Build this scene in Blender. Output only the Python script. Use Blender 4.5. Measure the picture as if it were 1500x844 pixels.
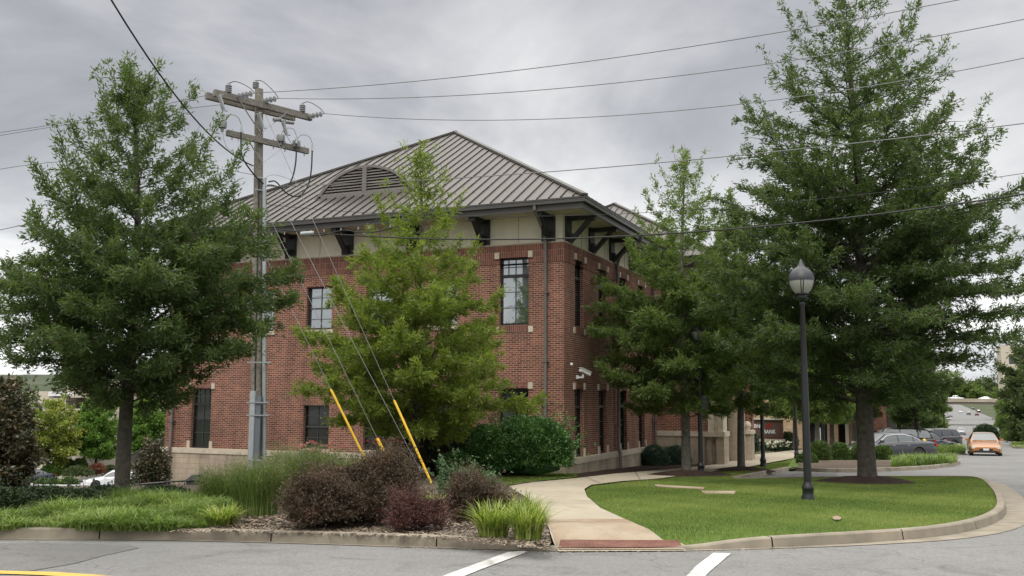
import bpy, bmesh, math, random
import numpy as np
from math import sin, cos, pi, radians, sqrt
from mathutils import Vector, Matrix

for o in list(bpy.data.objects): bpy.data.objects.remove(o)
SC = bpy.context.scene
COL = SC.collection

# ------------------------------------------------------------------ camera
F_PX, PITCH, ROLL = 1387.0, 0.1178391, 0.0049519
cp, sp_ = cos(PITCH), sin(PITCH)
FWD = np.array([0, cp, sp_]); UPV = np.array([0, -sp_, cp]); RGT = np.array([1., 0, 0])
cr, sr = cos(ROLL), sin(ROLL)
CM = np.array([cr*RGT + sr*UPV, -sr*RGT + cr*UPV, FWD])
cd = bpy.data.cameras.new('camera'); cam = bpy.data.objects.new('camera', cd); COL.objects.link(cam)
cd.sensor_width = 36; cd.lens = F_PX/1500*36; cd.clip_start = .1; cd.clip_end = 4000
m = Matrix.Identity(4)
for i in range(3):
    m[i][0] = CM[0][i]; m[i][1] = CM[1][i]; m[i][2] = -CM[2][i]
cam.matrix_world = m
SC.camera = cam

# ------------------------------------------------------------------ sky, sun, exposure
SC.view_settings.view_transform = 'Standard'; SC.view_settings.look = 'None'
SC.view_settings.exposure = 0.0; SC.view_settings.gamma = 1
W = bpy.data.worlds.new('World'); SC.world = W; W.use_nodes = True
nt = W.node_tree; nt.nodes.clear()
def nn(t, typ, **k):
    n = t.nodes.new(typ)
    for a, b in k.items(): setattr(n, a, b)
    return n
def L(t, a, b): t.links.new(a, b)
def mth(t, op, a, b=None, clamp=False):
    n = nn(t, 'ShaderNodeMath', operation=op); n.use_clamp = clamp
    for i, v in enumerate((a, b)):
        if v is None: continue
        if isinstance(v, (int, float)): n.inputs[i].default_value = v
        else: L(t, v, n.inputs[i])
    return n.outputs[0]
def ramp(t, fac, stops):
    n = nn(t, 'ShaderNodeValToRGB'); cr_ = n.color_ramp
    while len(cr_.elements) < len(stops): cr_.elements.new(.5)
    for e, (p, c) in zip(cr_.elements, stops):
        e.position = p; e.color = (*c, 1) if len(c) == 3 else c
    L(t, fac, n.inputs[0]); return n.outputs[0]
SUN_EL, SUN_AZ = radians(52), radians(200)      # azimuth clockwise from +Y
sky = nn(nt, 'ShaderNodeTexSky', sky_type='NISHITA'); sky.sun_disc = False
sky.sun_elevation = SUN_EL; sky.sun_rotation = SUN_AZ; sky.air_density = 1.2; sky.dust_density = 2
tc = nn(nt, 'ShaderNodeTexCoord'); sx = nn(nt, 'ShaderNodeSeparateXYZ'); L(nt, tc.outputs['Generated'], sx.inputs[0])
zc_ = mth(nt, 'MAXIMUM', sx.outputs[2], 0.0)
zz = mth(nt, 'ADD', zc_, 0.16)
cx = nn(nt, 'ShaderNodeCombineXYZ')
L(nt, mth(nt, 'DIVIDE', sx.outputs[0], zz), cx.inputs[0]); L(nt, mth(nt, 'DIVIDE', sx.outputs[1], zz), cx.inputs[1])
n1 = nn(nt, 'ShaderNodeTexNoise'); n1.inputs['Scale'].default_value = 1.15; n1.inputs['Detail'].default_value = 9; n1.inputs['Roughness'].default_value = .56; n1.inputs['Distortion'].default_value = .35
mp = nn(nt, 'ShaderNodeMapping'); mp.inputs['Location'].default_value = (3.1, 1.4, 0); mp.inputs['Scale'].default_value = (1, .8, 1)
L(nt, cx.outputs[0], mp.inputs[0]); L(nt, mp.outputs[0], n1.inputs['Vector'])
cl = ramp(nt, n1.outputs['Fac'], [(.30, (3.6, 3.7, 4.0)), (.42, (4.6, 4.7, 5.0)), (.50, (5.8, 5.87, 6.1)), (.58, (6.9, 6.93, 7.05)), (.70, (8.6, 8.6, 8.6))])
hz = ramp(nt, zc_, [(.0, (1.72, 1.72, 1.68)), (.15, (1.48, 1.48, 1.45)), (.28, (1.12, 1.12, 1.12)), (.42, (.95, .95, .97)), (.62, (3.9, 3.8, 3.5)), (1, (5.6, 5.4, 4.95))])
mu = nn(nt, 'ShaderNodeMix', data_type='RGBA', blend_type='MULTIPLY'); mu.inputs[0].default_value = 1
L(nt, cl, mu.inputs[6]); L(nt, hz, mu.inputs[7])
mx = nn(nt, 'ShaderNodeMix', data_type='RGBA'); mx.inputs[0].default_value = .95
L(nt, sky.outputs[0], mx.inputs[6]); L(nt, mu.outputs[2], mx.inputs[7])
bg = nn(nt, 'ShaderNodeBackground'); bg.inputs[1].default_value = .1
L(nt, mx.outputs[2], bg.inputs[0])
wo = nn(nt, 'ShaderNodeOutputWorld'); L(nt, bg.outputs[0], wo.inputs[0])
sd = bpy.data.lights.new('sun', 'SUN'); sun = bpy.data.objects.new('sun', sd); COL.objects.link(sun)
sd.energy = 1.5; sd.angle = radians(22); sd.color = (1, .96, .9)
sv = Vector((sin(SUN_AZ)*cos(SUN_EL), cos(SUN_AZ)*cos(SUN_EL), sin(SUN_EL)))
sun.rotation_euler = sv.to_track_quat('Z', 'Y').to_euler(); sun.location = (0, 0, 60)

# ------------------------------------------------------------------ place: ground height and measuring helpers
TH = 0.4114145
CORNER = np.array([1.649, 30.0])
LX = np.array([cos(TH), -sin(TH)]); LY = np.array([sin(TH), cos(TH)])
def lw(X, Y): return CORNER + LX*X + LY*Y            # street-grid coordinates -> world
def wl(x, y): d = np.array([x, y]) - CORNER; return float(d@LX), float(d@LY)
def g(x, y):
    if y < 207: z = -1.55-.029*y
    else:
        z = -7.553
        if y > 380: z += (min(y, 900)-380)*.012
    s = min(1, max(0, (-2-x)/11)); s = s*s*(3-2*s)
    return z - s*max(0, min(y, 90)-20)*.055
def ray(px, py): return CM.T@np.array([(px-750)/F_PX, -(py-422)/F_PX, 1])
def at(px, py, d): v = ray(px, py); return v*d/v[1]
def gnd(px, py, off=0.0):
    v = ray(px, py); t = 3.
    while t < 2500 and (v*t)[2] > g((v*t)[0], (v*t)[1])+off: t *= 1.01
    a, b = t/1.01, t
    for i in range(30):
        m_ = (a+b)/2; P = v*m_
        if P[2] < g(P[0], P[1])+off: b = m_
        else: a = m_
    return v*b

# ------------------------------------------------------------------ materials
def mat(name):
    M_ = bpy.data.materials.new(name); M_.use_nodes = True
    t = M_.node_tree; return M_, t, t.nodes['Principled BSDF']
def simple(name, col, rough=.6, metal=0, spec=.5, noise=.0, nscale=8, bump=0, coat=0):
    M_, t, b = mat(name)
    b.inputs['Roughness'].default_value = rough; b.inputs['Metallic'].default_value = metal
    b.inputs['Specular IOR Level'].default_value = spec
    if coat: b.inputs['Coat Weight'].default_value = coat; b.inputs['Coat Roughness'].default_value = .04
    if noise:
        tc = nn(t, 'ShaderNodeTexCoord'); n = nn(t, 'ShaderNodeTexNoise'); n.inputs['Scale'].default_value = nscale; n.inputs['Detail'].default_value = 6
        L(t, tc.outputs['Object'], n.inputs['Vector'])
        c0 = tuple(max(0, c*(1-noise)) for c in col); c1 = tuple(c*(1+noise) for c in col)
        L(t, ramp(t, n.outputs['Fac'], [(.3, c0), (.7, c1)]), b.inputs['Base Color'])
        if bump:
            bp = nn(t, 'ShaderNodeBump'); bp.inputs['Strength'].default_value = bump; bp.inputs['Distance'].default_value = .02
            L(t, n.outputs['Fac'], bp.inputs['Height']); L(t, bp.outputs[0], b.inputs['Normal'])
    else: b.inputs['Base Color'].default_value = (*col, 1)
    return M_
def brick(name, c1, c2, mortar, bw=.203, rh=.0677, ms=.011, swap=False, offset=.5, dark=.35, bump=.5):
    M_, t, b = mat(name); b.inputs['Roughness'].default_value = .85; b.inputs['Specular IOR Level'].default_value = .2
    uv = nn(t, 'ShaderNodeUVMap'); uv.uv_map = 'UVMap'; vec = uv.outputs[0]
    if swap:
        s = nn(t, 'ShaderNodeSeparateXYZ'); c = nn(t, 'ShaderNodeCombineXYZ'); L(t, vec, s.inputs[0]); L(t, s.outputs[1], c.inputs[0]); L(t, s.outputs[0], c.inputs[1]); vec = c.outputs[0]
    def bt(bias):
        n = nn(t, 'ShaderNodeTexBrick'); n.offset = offset; n.inputs['Scale'].default_value = 1
        n.inputs['Brick Width'].default_value = bw; n.inputs['Row Height'].default_value = rh; n.inputs['Mortar Size'].default_value = ms/2
        n.inputs['Mortar Smooth'].default_value = .1; n.inputs['Bias'].default_value = bias; L(t, vec, n.inputs['Vector']); return n
    n = bt(0); n.inputs['Color1'].default_value = (*c1, 1); n.inputs['Color2'].default_value = (*c2, 1); n.inputs['Mortar'].default_value = (*mortar, 1)
    # a second, shifted brick lattice picks out occasional burnt bricks
    mp = nn(t, 'ShaderNodeMapping'); mp.inputs['Location'].default_value = (bw*37, rh*58, 0); L(t, vec, mp.inputs[0])
    n2 = bt(-.55); t.links.remove(n2.inputs['Vector'].links[0]); L(t, mp.outputs[0], n2.inputs['Vector'])
    n2.inputs['Color1'].default_value = (1, 1, 1, 1); n2.inputs['Color2'].default_value = (dark, dark, dark*1.1, 1); n2.inputs['Mortar'].default_value = (1, 1, 1, 1)
    mu = nn(t, 'ShaderNodeMix', data_type='RGBA', blend_type='MULTIPLY'); mu.inputs[0].default_value = 1; L(t, n.outputs['Color'], mu.inputs[6]); L(t, n2.outputs['Color'], mu.inputs[7])
    no = nn(t, 'ShaderNodeTexNoise'); no.inputs['Scale'].default_value = .55; no.inputs['Detail'].default_value = 8; no.inputs['Roughness'].default_value = .65; L(t, vec, no.inputs['Vector'])
    st = ramp(t, no.outputs['Fac'], [(.28, (.66, .66, .67)), (.5, (.95, .95, .95)), (.72, (1.16, 1.12, 1.10))])
    m2 = nn(t, 'ShaderNodeMix', data_type='RGBA', blend_type='MULTIPLY'); m2.inputs[0].default_value = 1; L(t, mu.outputs[2], m2.inputs[6]); L(t, st, m2.inputs[7])
    mp3 = nn(t, 'ShaderNodeMapping'); mp3.inputs['Scale'].default_value = (2.2, .28, 1); L(t, uv.outputs[0], mp3.inputs[0])
    ns = nn(t, 'ShaderNodeTexNoise'); ns.inputs['Scale'].default_value = 1; ns.inputs['Detail'].default_value = 8; ns.inputs['Roughness'].default_value = .6; L(t, mp3.outputs[0], ns.inputs['Vector'])
    m5 = nn(t, 'ShaderNodeMix', data_type='RGBA', blend_type='MULTIPLY'); m5.inputs[0].default_value = 1; L(t, m2.outputs[2], m5.inputs[6]); L(t, ramp(t, ns.outputs['Fac'], [(.34, (.74, .73, .73)), (.52, (1, 1, 1)), (.72, (1.10, 1.08, 1.06))]), m5.inputs[7])
    L(t, m5.outputs[2], b.inputs['Base Color'])
    bp = nn(t, 'ShaderNodeBump'); bp.inputs['Strength'].default_value = bump; bp.inputs['Distance'].default_value = .008; bp.invert = True
    L(t, n.outputs['Fac'], bp.inputs['Height']); L(t, bp.outputs[0], b.inputs['Normal'])
    return M_
M = {}
M['brick'] = brick('red_brick', (.250, .090, .060), (.128, .047, .036), (.44, .36, .28), ms=.013)
M['soldier'] = brick('soldier_brick', (.25, .092, .064), (.135, .055, .043), (.38, .30, .24), swap=True, offset=0, bw=.21, rh=.0677, ms=.010)
M['beige_brick'] = brick('buff_brick', (.46, .33, .21), (.36, .25, .16), (.40, .33, .25), bw=.4, rh=.2, ms=.012, dark=.7)
M['stone_block'] = brick('split_stone', (.44, .37, .28), (.37, .31, .235), (.27, .23, .18), bw=.41, rh=.2, ms=.008, dark=.85, bump=.8)
M['stone'] = simple('cast_stone', (.48, .42, .33), .85, noise=.14, nscale=5, bump=.2)
M['stucco'] = simple('cream_stucco', (.70, .65, .54), .9, noise=.05, nscale=3, bump=.05)
M['soffit'] = simple('soffit_panel', (.50, .45, .36), .8, noise=.05, nscale=2)
M['roof'] = simple('seamed_metal_roof', (.074, .066, .058), .5, metal=.1, noise=.06, nscale=.7)
M['seam'] = simple('roof_seam', (.04, .035, .031), .45, metal=.25)
M['fascia'] = simple('bronze_fascia', (.075, .07, .066), .4, metal=.3, noise=.1, nscale=2)
M['trim_dark'] = simple('dark_timber', (.018, .018, .019), .5, noise=.2, nscale=6)
M['frame'] = simple('black_window_frame', (.012, .012, .013), .45)
M['muntin'] = simple('window_muntin', (.05, .053, .055), .4)
M['downspout'] = simple('bronze_downspout', (.13, .115, .105), .45, metal=.2, noise=.1, nscale=3)
M['vent'] = simple('vent_metal', (.15, .137, .125), .5, metal=.1, noise=.08, nscale=3)
M['dark'] = simple('dark_interior', (.01, .01, .011), .8)
def glass(name, k, tint=(.02, .024, .026)):
    M_, t, b = mat(name); b.inputs['Base Color'].default_value = (*tint, 1); b.inputs['Roughness'].default_value = .15
    gl = nn(t, 'ShaderNodeBsdfGlossy'); gl.inputs['Roughness'].default_value = .03; gl.inputs['Color'].default_value = (.92, .97, 1, 1)
    tc = nn(t, 'ShaderNodeTexCoord'); n = nn(t, 'ShaderNodeTexNoise'); n.inputs['Scale'].default_value = .9; L(t, tc.outputs['Object'], n.inputs['Vector'])
    bp = nn(t, 'ShaderNodeBump'); bp.inputs['Strength'].default_value = .25; bp.inputs['Distance'].default_value = .02; L(t, n.outputs['Fac'], bp.inputs['Height']); L(t, bp.outputs[0], gl.inputs['Normal'])
    ms = nn(t, 'ShaderNodeMixShader'); ms.inputs[0].default_value = k; L(t, b.outputs[0], ms.inputs[1]); L(t, gl.outputs[0], ms.inputs[2])
    L(t, ms.outputs[0], t.nodes['Material Output'].inputs[0]); return M_
M['glass_hi'] = glass('reflective_window_glass', .33, (.04, .05, .055))
M['glass_lo'] = glass('dimmed_reflection_glass', .05, (.012, .014, .013))  # gloss and tint lowered in place of dark surroundings mirrored in low panes
M['car_glass'] = glass('car_glass', .10)
M['concrete'] = simple('kerb_concrete', (.235, .205, .158), .9, noise=.24, nscale=2.6, bump=.25)
def ground_mat(name, c0, c1, c2, s1, s2, rough=.95, bump=.6, dist=.02, speck=None, crack=.6):
    M_, t, b = mat(name); b.inputs['Roughness'].default_value = rough; b.inputs['Specular IOR Level'].default_value = .25
    tc = nn(t, 'ShaderNodeTexCoord')
    a = nn(t, 'ShaderNodeTexNoise'); a.inputs['Scale'].default_value = s1; a.inputs['Detail'].default_value = 5; L(t, tc.outputs['Object'], a.inputs['Vector'])
    d = nn(t, 'ShaderNodeTexNoise'); d.inputs['Scale'].default_value = s2; d.inputs['Detail'].default_value = 4; d.inputs['Roughness'].default_value = .7; L(t, tc.outputs['Object'], d.inputs['Vector'])
    c = ramp(t, a.outputs['Fac'], [(.32, c0), (.68, c1)])
    f = ramp(t, d.outputs['Fac'], [(.35, (0, 0, 0)), (.7, (1, 1, 1))])
    if speck:
        e = nn(t, 'ShaderNodeTexNoise'); e.inputs['Scale'].default_value = 26; e.inputs['Detail'].default_value = 9; e.inputs['Roughness'].default_value = .85; L(t, tc.outputs['Object'], e.inputs['Vector'])
        k = nn(t, 'ShaderNodeTexNoise'); k.inputs['Scale'].default_value = 1.1; k.inputs['Detail'].default_value = 9; k.inputs['Roughness'].default_value = .7; k.inputs['Distortion'].default_value = 1.5; L(t, tc.outputs['Object'], k.inputs['Vector'])
        m1 = nn(t, 'ShaderNodeMix', data_type='RGBA', blend_type='MULTIPLY'); m1.inputs[0].default_value = 1; L(t, c, m1.inputs[6]); L(t, ramp(t, e.outputs['Fac'], [(.36, (1-speck,)*3), (.5, (1, 1, 1)), (.64, (1+speck*.9,)*3)]), m1.inputs[7])
        m3 = nn(t, 'ShaderNodeMix', data_type='RGBA', blend_type='MULTIPLY'); m3.inputs[0].default_value = 1; L(t, m1.outputs[2], m3.inputs[6]); L(t, ramp(t, k.outputs['Fac'], [(.30, (.70, .69, .68)), (.48, (1, 1, 1)), (.7, (1.10, 1.10, 1.09))]), m3.inputs[7]); c = m3.outputs[2]
        vo = nn(t, 'ShaderNodeTexVoronoi', feature='DISTANCE_TO_EDGE'); vo.inputs['Scale'].default_value = .33
        nw = nn(t, 'ShaderNodeTexNoise'); nw.inputs['Scale'].default_value = 1.6; nw.inputs['Detail'].default_value = 6; L(t, tc.outputs['Object'], nw.inputs['Vector'])
        va = nn(t, 'ShaderNodeVectorMath', operation='MULTIPLY_ADD'); L(t, nw.outputs['Color'], va.inputs[0]); va.inputs[1].default_value = (1.1, 1.1, 0); L(t, tc.outputs['Object'], va.inputs[2]); L(t, va.outputs[0], vo.inputs['Vector'])
        m4 = nn(t, 'ShaderNodeMix', data_type='RGBA', blend_type='MULTIPLY'); m4.inputs[0].default_value = crack; L(t, c, m4.inputs[6]); L(t, ramp(t, vo.outputs['Distance'], [(.0, (.3, .3, .3)), (.006, (1, 1, 1))]), m4.inputs[7]); c = m4.outputs[2]
    mx = nn(t, 'ShaderNodeMix', data_type='RGBA'); L(t, mth(t, 'MULTIPLY', f, .55), mx.inputs[0]); L(t, c, mx.inputs[6]); mx.inputs[7].default_value = (*c2, 1)
    L(t, mx.outputs[2], b.inputs['Base Color'])
    bp = nn(t, 'ShaderNodeBump'); bp.inputs['Strength'].default_value = bump; bp.inputs['Distance'].default_value = dist
    L(t, d.outputs['Fac'], bp.inputs['Height']); L(t, bp.outputs[0], b.inputs['Normal'])
    return M_
M['walk'] = ground_mat('pavement_concrete', (.31, .27, .205), (.385, .34, .265), (.33, .29, .22), .6, 45, bump=.15, dist=.006, speck=.10, crack=.0)
M['walk2'] = ground_mat('pavement_concrete_worn', (.24, .165, .11), (.35, .295, .22), (.28, .22, .16), .9, 45, bump=.15, dist=.006, speck=.16, crack=.0)
M['asphalt'] = ground_mat('asphalt', (.172, .170, .168), (.225, .222, .217), (.125, .124, .122), .25, 42, rough=.9, bump=.5, dist=.008, speck=.38)
M['asphalt2'] = ground_mat('asphalt_older', (.130, .128, .125), (.172, .169, .164), (.10, .098, .095), .5, 42, rough=.9, bump=.5, dist=.008, speck=.34)
M['lot'] = ground_mat('lot_asphalt', (.30, .30, .31), (.36, .36, .36), (.28, .28, .28), .2, 20, rough=.9, bump=.1)
M['lawn'] = ground_mat('lawn_soil', (.055, .125, .018), (.10, .17, .028), (.13, .16, .04), .5, 60, bump=.8, dist=.03)
M['terrain'] = ground_mat('rough_ground', (.035, .055, .022), (.085, .095, .045), (.06, .06, .035), .05, 2, bump=.5, dist=.1)
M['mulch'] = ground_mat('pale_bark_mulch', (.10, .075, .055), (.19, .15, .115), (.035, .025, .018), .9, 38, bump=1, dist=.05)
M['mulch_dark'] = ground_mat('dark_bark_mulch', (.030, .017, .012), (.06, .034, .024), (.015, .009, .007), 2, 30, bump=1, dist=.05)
M['paint'] = ground_mat('white_road_paint', (.50, .50, .48), (.74, .74, .71), (.20, .20, .20), 3, 22, bump=.2, speck=.2)
M['yellow_paint'] = ground_mat('yellow_road_paint', (.60, .38, .08), (.66, .43, .10), (.3, .22, .1), 3, 30, bump=.2)
M['tactile'] = ground_mat('red_tactile_paving', (.165, .075, .058), (.215, .11, .085), (.12, .065, .05), 5, 40, bump=.4, speck=.3, crack=0)
M['wood'] = simple('weathered_pole_wood', (.18, .165, .135), .9, noise=.35, nscale=14, bump=.6)
M['arm_wood'] = simple('weathered_crossarm_wood', (.175, .162, .145), .9, noise=.3, nscale=20, bump=.5)
M['galv'] = simple('galvanised_conduit', (.34, .37, .38), .5, metal=.35, noise=.12, nscale=5)
M['porcelain'] = simple('grey_insulator', (.22, .22, .23), .4)
M['wire'] = simple('black_cable', (.012, .012, .013), .6)
M['wire_al'] = simple('grey_conductor', (.16, .16, .165), .5, metal=.3)
M['yellow'] = simple('yellow_guard', (.68, .42, .02), .5, noise=.12, nscale=4)
M['lamp_black'] = simple('black_lamp_paint', (.012, .013, .015), .38, noise=.2, nscale=4)
M['lamp_glass'] = simple('milky_lamp_glass', (.28, .285, .265), .3)
M['lamp_cap'] = simple('lamp_cap_grey', (.035, .037, .043), .45)
M['white_metal'] = simple('white_metal', (.72, .72, .72), .4)
M['tyre'] = simple('tyre_rubber', (.02, .02, .02), .85)
M['rim'] = simple('alloy_rim', (.5, .5, .52), .3, metal=.8)
M['chrome'] = simple('chrome_trim', (.7, .7, .72), .15, metal=1)
M['plastic'] = simple('black_plastic', (.015, .015, .016), .5)
M['lamp_red'] = simple('red_lens', (.35, .01, .01), .2)
M['lamp_clear'] = simple('clear_lens', (.62, .6, .55), .15)
M['plate'] = simple('plate', (.6, .6, .62), .4)
def paint(name, c, metal=.3): return simple(name, c, .28, metal=metal, coat=.8)
def bark(name, c):
    return simple(name, c, .95, noise=.4, nscale=9, bump=.8)
M['bark'] = bark('oak_bark', (.060, .052, .042)); M['bark_pale'] = bark('lichen_bark', (.13, .125, .105))
def leafmat(name, c0, c1, c2=None, trans=.28, rough=.5):
    M_, t, b = mat(name); b.inputs['Roughness'].default_value = rough; b.inputs['Specular IOR Level'].default_value = .35
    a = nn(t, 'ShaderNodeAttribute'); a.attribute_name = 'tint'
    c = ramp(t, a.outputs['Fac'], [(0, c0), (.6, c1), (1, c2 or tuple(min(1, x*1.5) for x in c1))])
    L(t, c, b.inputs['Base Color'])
    tr = nn(t, 'ShaderNodeBsdfTranslucent'); mu = nn(t, 'ShaderNodeMix', data_type='RGBA', blend_type='MULTIPLY'); mu.inputs[0].default_value = 1
    L(t, c, mu.inputs[6]); mu.inputs[7].default_value = (1.5, 1.7, .8, 1); L(t, mu.outputs[2], tr.inputs[0])
    ms = nn(t, 'ShaderNodeMixShader'); ms.inputs[0].default_value = trans; L(t, b.outputs[0], ms.inputs[1]); L(t, tr.outputs[0], ms.inputs[2])
    L(t, ms.outputs[0], t.nodes['Material Output'].inputs[0]); return M_
M['leaf_dark'] = leafmat('oak_leaf_dark', (.038, .060, .021), (.080, .118, .040), (.155, .19, .078), trans=0.42)
M['leaf_mid'] = leafmat('oak_leaf_bright', (.082, .112, .022), (.160, .205, .040), (.275, .31, .08), trans=0.45)
M['leaf_r'] = leafmat('oak_leaf_green', (.062, .094, .030), (.130, .178, .055), (.215, .26, .10), trans=0.45)
M['leaf_yel'] = leafmat('yellow_green_leaf', (.085, .125, .028), (.20, .235, .045), (.36, .35, .07))
M['leaf_far'] = leafmat('far_leaf', (.035, .055, .022), (.075, .10, .036), (.12, .145, .06))
M['leaf_lime'] = leafmat('fresh_leaf', (.05, .11, .02), (.11, .20, .035), (.18, .27, .06))
M['leaf_box'] = leafmat('boxwood_leaf', (.035, .065, .016), (.075, .125, .028), (.13, .18, .05), trans=.15)
M['leaf_holly'] = leafmat('glossy_evergreen_leaf', (.024, .066, .018), (.070, .155, .038), (.15, .25, .09), trans=.12, rough=.3)
M['leaf_hedge'] = leafmat('dark_hedge_leaf', (.014, .028, .012), (.034, .058, .022), (.06, .09, .04), trans=.1)
M['leaf_barb'] = leafmat('burgundy_leaf', (.034, .034, .020), (.085, .056, .040), (.17, .095, .07), trans=.2)
M['leaf_barb2'] = leafmat('red_leaf', (.045, .020, .020), (.10, .044, .042), (.17, .08, .065), trans=.2)
M['leaf_mag'] = leafmat('bronze_green_leaf', (.026, .036, .018), (.065, .065, .034), (.19, .115, .065), trans=.08, rough=.3)
M['leaf_vib'] = leafmat('grey_green_leaf', (.04, .085, .035), (.09, .15, .07), (.16, .23, .12), trans=.15)
M['leaf_blue'] = leafmat('juniper_leaf', (.02, .045, .028), (.045, .085, .05), (.08, .12, .08), trans=.1)
M['leaf_red'] = leafmat('russet_leaf', (.06, .025, .02), (.16, .06, .04), (.25, .12, .08))
M['blade'] = leafmat('grass_blade', (.075, .112, .020), (.150, .196, .040), (.25, .27, .085), trans=.3)
M['liriope'] = leafmat('liriope_blade', (.07, .12, .022), (.165, .235, .055), (.31, .37, .14), trans=.3)
M['lily'] = leafmat('daylily_blade', (.09, .15, .022), (.22, .29, .05), (.50, .48, .20), trans=.3)
M['tallgrass'] = leafmat('tall_grass_blade', (.05, .10, .02), (.12, .185, .04), (.24, .27, .10), trans=.25)
M['seed'] = leafmat('grass_seed_head', (.09, .12, .045), (.16, .18, .075), (.26, .24, .12), trans=.2)
M['pink'] = leafmat('pink_petal', (.45, .10, .14), (.65, .22, .25), (.75, .45, .45), trans=.2)
M['white_petal'] = leafmat('white_petal', (.5, .45, .4), (.7, .66, .6), (.8, .8, .75), trans=.2)
M['stem'] = simple('woody_stem', (.045, .032, .024), .9)

# ------------------------------------------------------------------ mesh helpers
class MB:
    """collects faces with a material index and a metric uv"""
    def __init__(s): s.v = []; s.f = []; s.mi = []; s.uv = []; s.pc = []
    def mark(s): s.pc.append((len(s.v), len(s.f), len(s.uv)))
    def face(s, pts, mi=0, uv=None):
        n = len(s.v); s.v += [tuple(map(float, p)) for p in pts]; s.f.append(tuple(range(n, n+len(pts)))); s.mi.append(mi)
        if uv is None:
            a = [Vector(p) for p in pts[:3]]; nn_ = (a[1]-a[0]).cross(a[2]-a[1])
            ax, ay, az = abs(nn_.x), abs(nn_.y), abs(nn_.z)
            if az >= ax and az >= ay: uv = [(p[0], p[1]) for p in pts]
            elif ay >= ax: uv = [(p[0], p[2]) for p in pts]
            else: uv = [(p[1], p[2]) for p in pts]
        s.uv += list(uv)
    def box(s, x0, x1, y0, y1, z0, z1, mi=0):
        s.mark()
        a = [(x0, y0, z0), (x1, y0, z0), (x1, y1, z0), (x0, y1, z0), (x0, y0, z1), (x1, y0, z1), (x1, y1, z1), (x0, y1, z1)]
        for q in ((0, 3, 2, 1), (4, 5, 6, 7), (0, 1, 5, 4), (1, 2, 6, 5), (2, 3, 7, 6), (3, 0, 4, 7)): s.face([a[i] for i in q], mi)
    def bar(s, p, q, w, h=None, up=(0, 0, 1), mi=0):
        s.mark()
        p, q = Vector(p), Vector(q); h = w if h is None else h; d = (q-p).normalized(); up = Vector(up)
        if abs(d.dot(up)) > .97: up = Vector((0, 1, 0))
        x = d.cross(up).normalized(); y = x.cross(d).normalized()
        c = [x*w/2*i+y*h/2*j for i, j in ((-1, -1), (1, -1), (1, 1), (-1, 1))]
        a = [p+e for e in c]+[q+e for e in c]
        for f in ((3, 2, 1, 0), (4, 5, 6, 7), (0, 1, 5, 4), (1, 2, 6, 5), (2, 3, 7, 6), (3, 0, 4, 7)): s.face([a[i] for i in f], mi)
    def tube(s, pts, rad, n=8, mi=0, cap=True):
        s.mark()
        P = [Vector(p) for p in pts]; R = rad if hasattr(rad, '__len__') else [rad]*len(P); rings = []
        prev = None
        for i, p in enumerate(P):
            d = (P[min(i+1, len(P)-1)]-P[max(i-1, 0)]).normalized()
            if prev is None:
                u = Vector((0, 0, 1)) if abs(d.z) < .9 else Vector((1, 0, 0)); x = d.cross(u).normalized()
            else: x = (prev-d*prev.dot(d)).normalized()
            prev = x; y = d.cross(x)
            rings.append([p+(x*cos(2*pi*k/n)+y*sin(2*pi*k/n))*R[i] for k in range(n)])
        base = len(s.v)
        for r in rings: s.v += [tuple(q) for q in r]
        for i in range(len(P)-1):
            for k in range(n):
                s.f.append((base+i*n+k, base+i*n+(k+1) % n, base+(i+1)*n+(k+1) % n, base+(i+1)*n+k)); s.mi.append(mi)
                s.uv += [(k*.1, i*.3), (k*.1+.1, i*.3), (k*.1+.1, i*.3+.3), (k*.1, i*.3+.3)]
        if cap:
            s.f.append(tuple(base+k for k in reversed(range(n)))); s.mi.append(mi); s.uv += [(0, 0)]*n
            s.f.append(tuple(base+(len(P)-1)*n+k for k in range(n))); s.mi.append(mi); s.uv += [(0, 0)]*n
    def lathe(s, prof, c=(0, 0, 0), n=20, mi=0):
        s.mark()
        s_ = [(c[0], c[1], c[2]+z) for r, z in prof]; base = len(s.v)
        for r, z in prof: s.v += [(c[0]+r*cos(2*pi*k/n), c[1]+r*sin(2*pi*k/n), c[2]+z) for k in range(n)]
        for i in range(len(prof)-1):
            for k in range(n):
                s.f.append((base+i*n+k, base+i*n+(k+1) % n, base+(i+1)*n+(k+1) % n, base+(i+1)*n+k)); s.mi.append(mi); s.uv += [(0, 0), (1, 0), (1, 1), (0, 1)]
        s.f.append(tuple(base+(len(prof)-1)*n+k for k in range(n))); s.mi.append(mi); s.uv += [(0, 0)]*n
        s.f.append(tuple(base+k for k in reversed(range(n)))); s.mi.append(mi); s.uv += [(0, 0)]*n
    def each(s, name, mats, parent=None, smooth=False):
        ends = s.pc[1:]+[(len(s.v), len(s.f), len(s.uv))]; out = []
        for (v0, f0, u0), (v1, f1, u1) in zip(s.pc, ends):
            k = MB(); k.v = s.v[v0:v1]; k.f = [tuple(i-v0 for i in f) for f in s.f[f0:f1]]; k.mi = s.mi[f0:f1]; k.uv = s.uv[u0:u1]; out.append(k.build(name, mats, parent, smooth))
        return out
    def build(s, name, mats, parent=None, smooth=False, loc=None, rz=None):
        me = bpy.data.meshes.new(name); me.from_pydata(s.v, [], s.f)
        if not isinstance(mats, (list, tuple)): mats = [mats]
        for k in mats: me.materials.append(k)
        me.polygons.foreach_set('material_index', s.mi)
        ul = me.uv_layers.new(name='UVMap'); ul.data.foreach_set('uv', np.array(s.uv, 'f').ravel())
        if smooth:
            me.polygons.foreach_set('use_smooth', [True]*len(s.f))
            try: me.set_sharp_from_angle(angle=radians(40))
            except Exception: pass
        me.validate(); me.update()
        o = bpy.data.objects.new(name, me); COL.objects.link(o)
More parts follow.
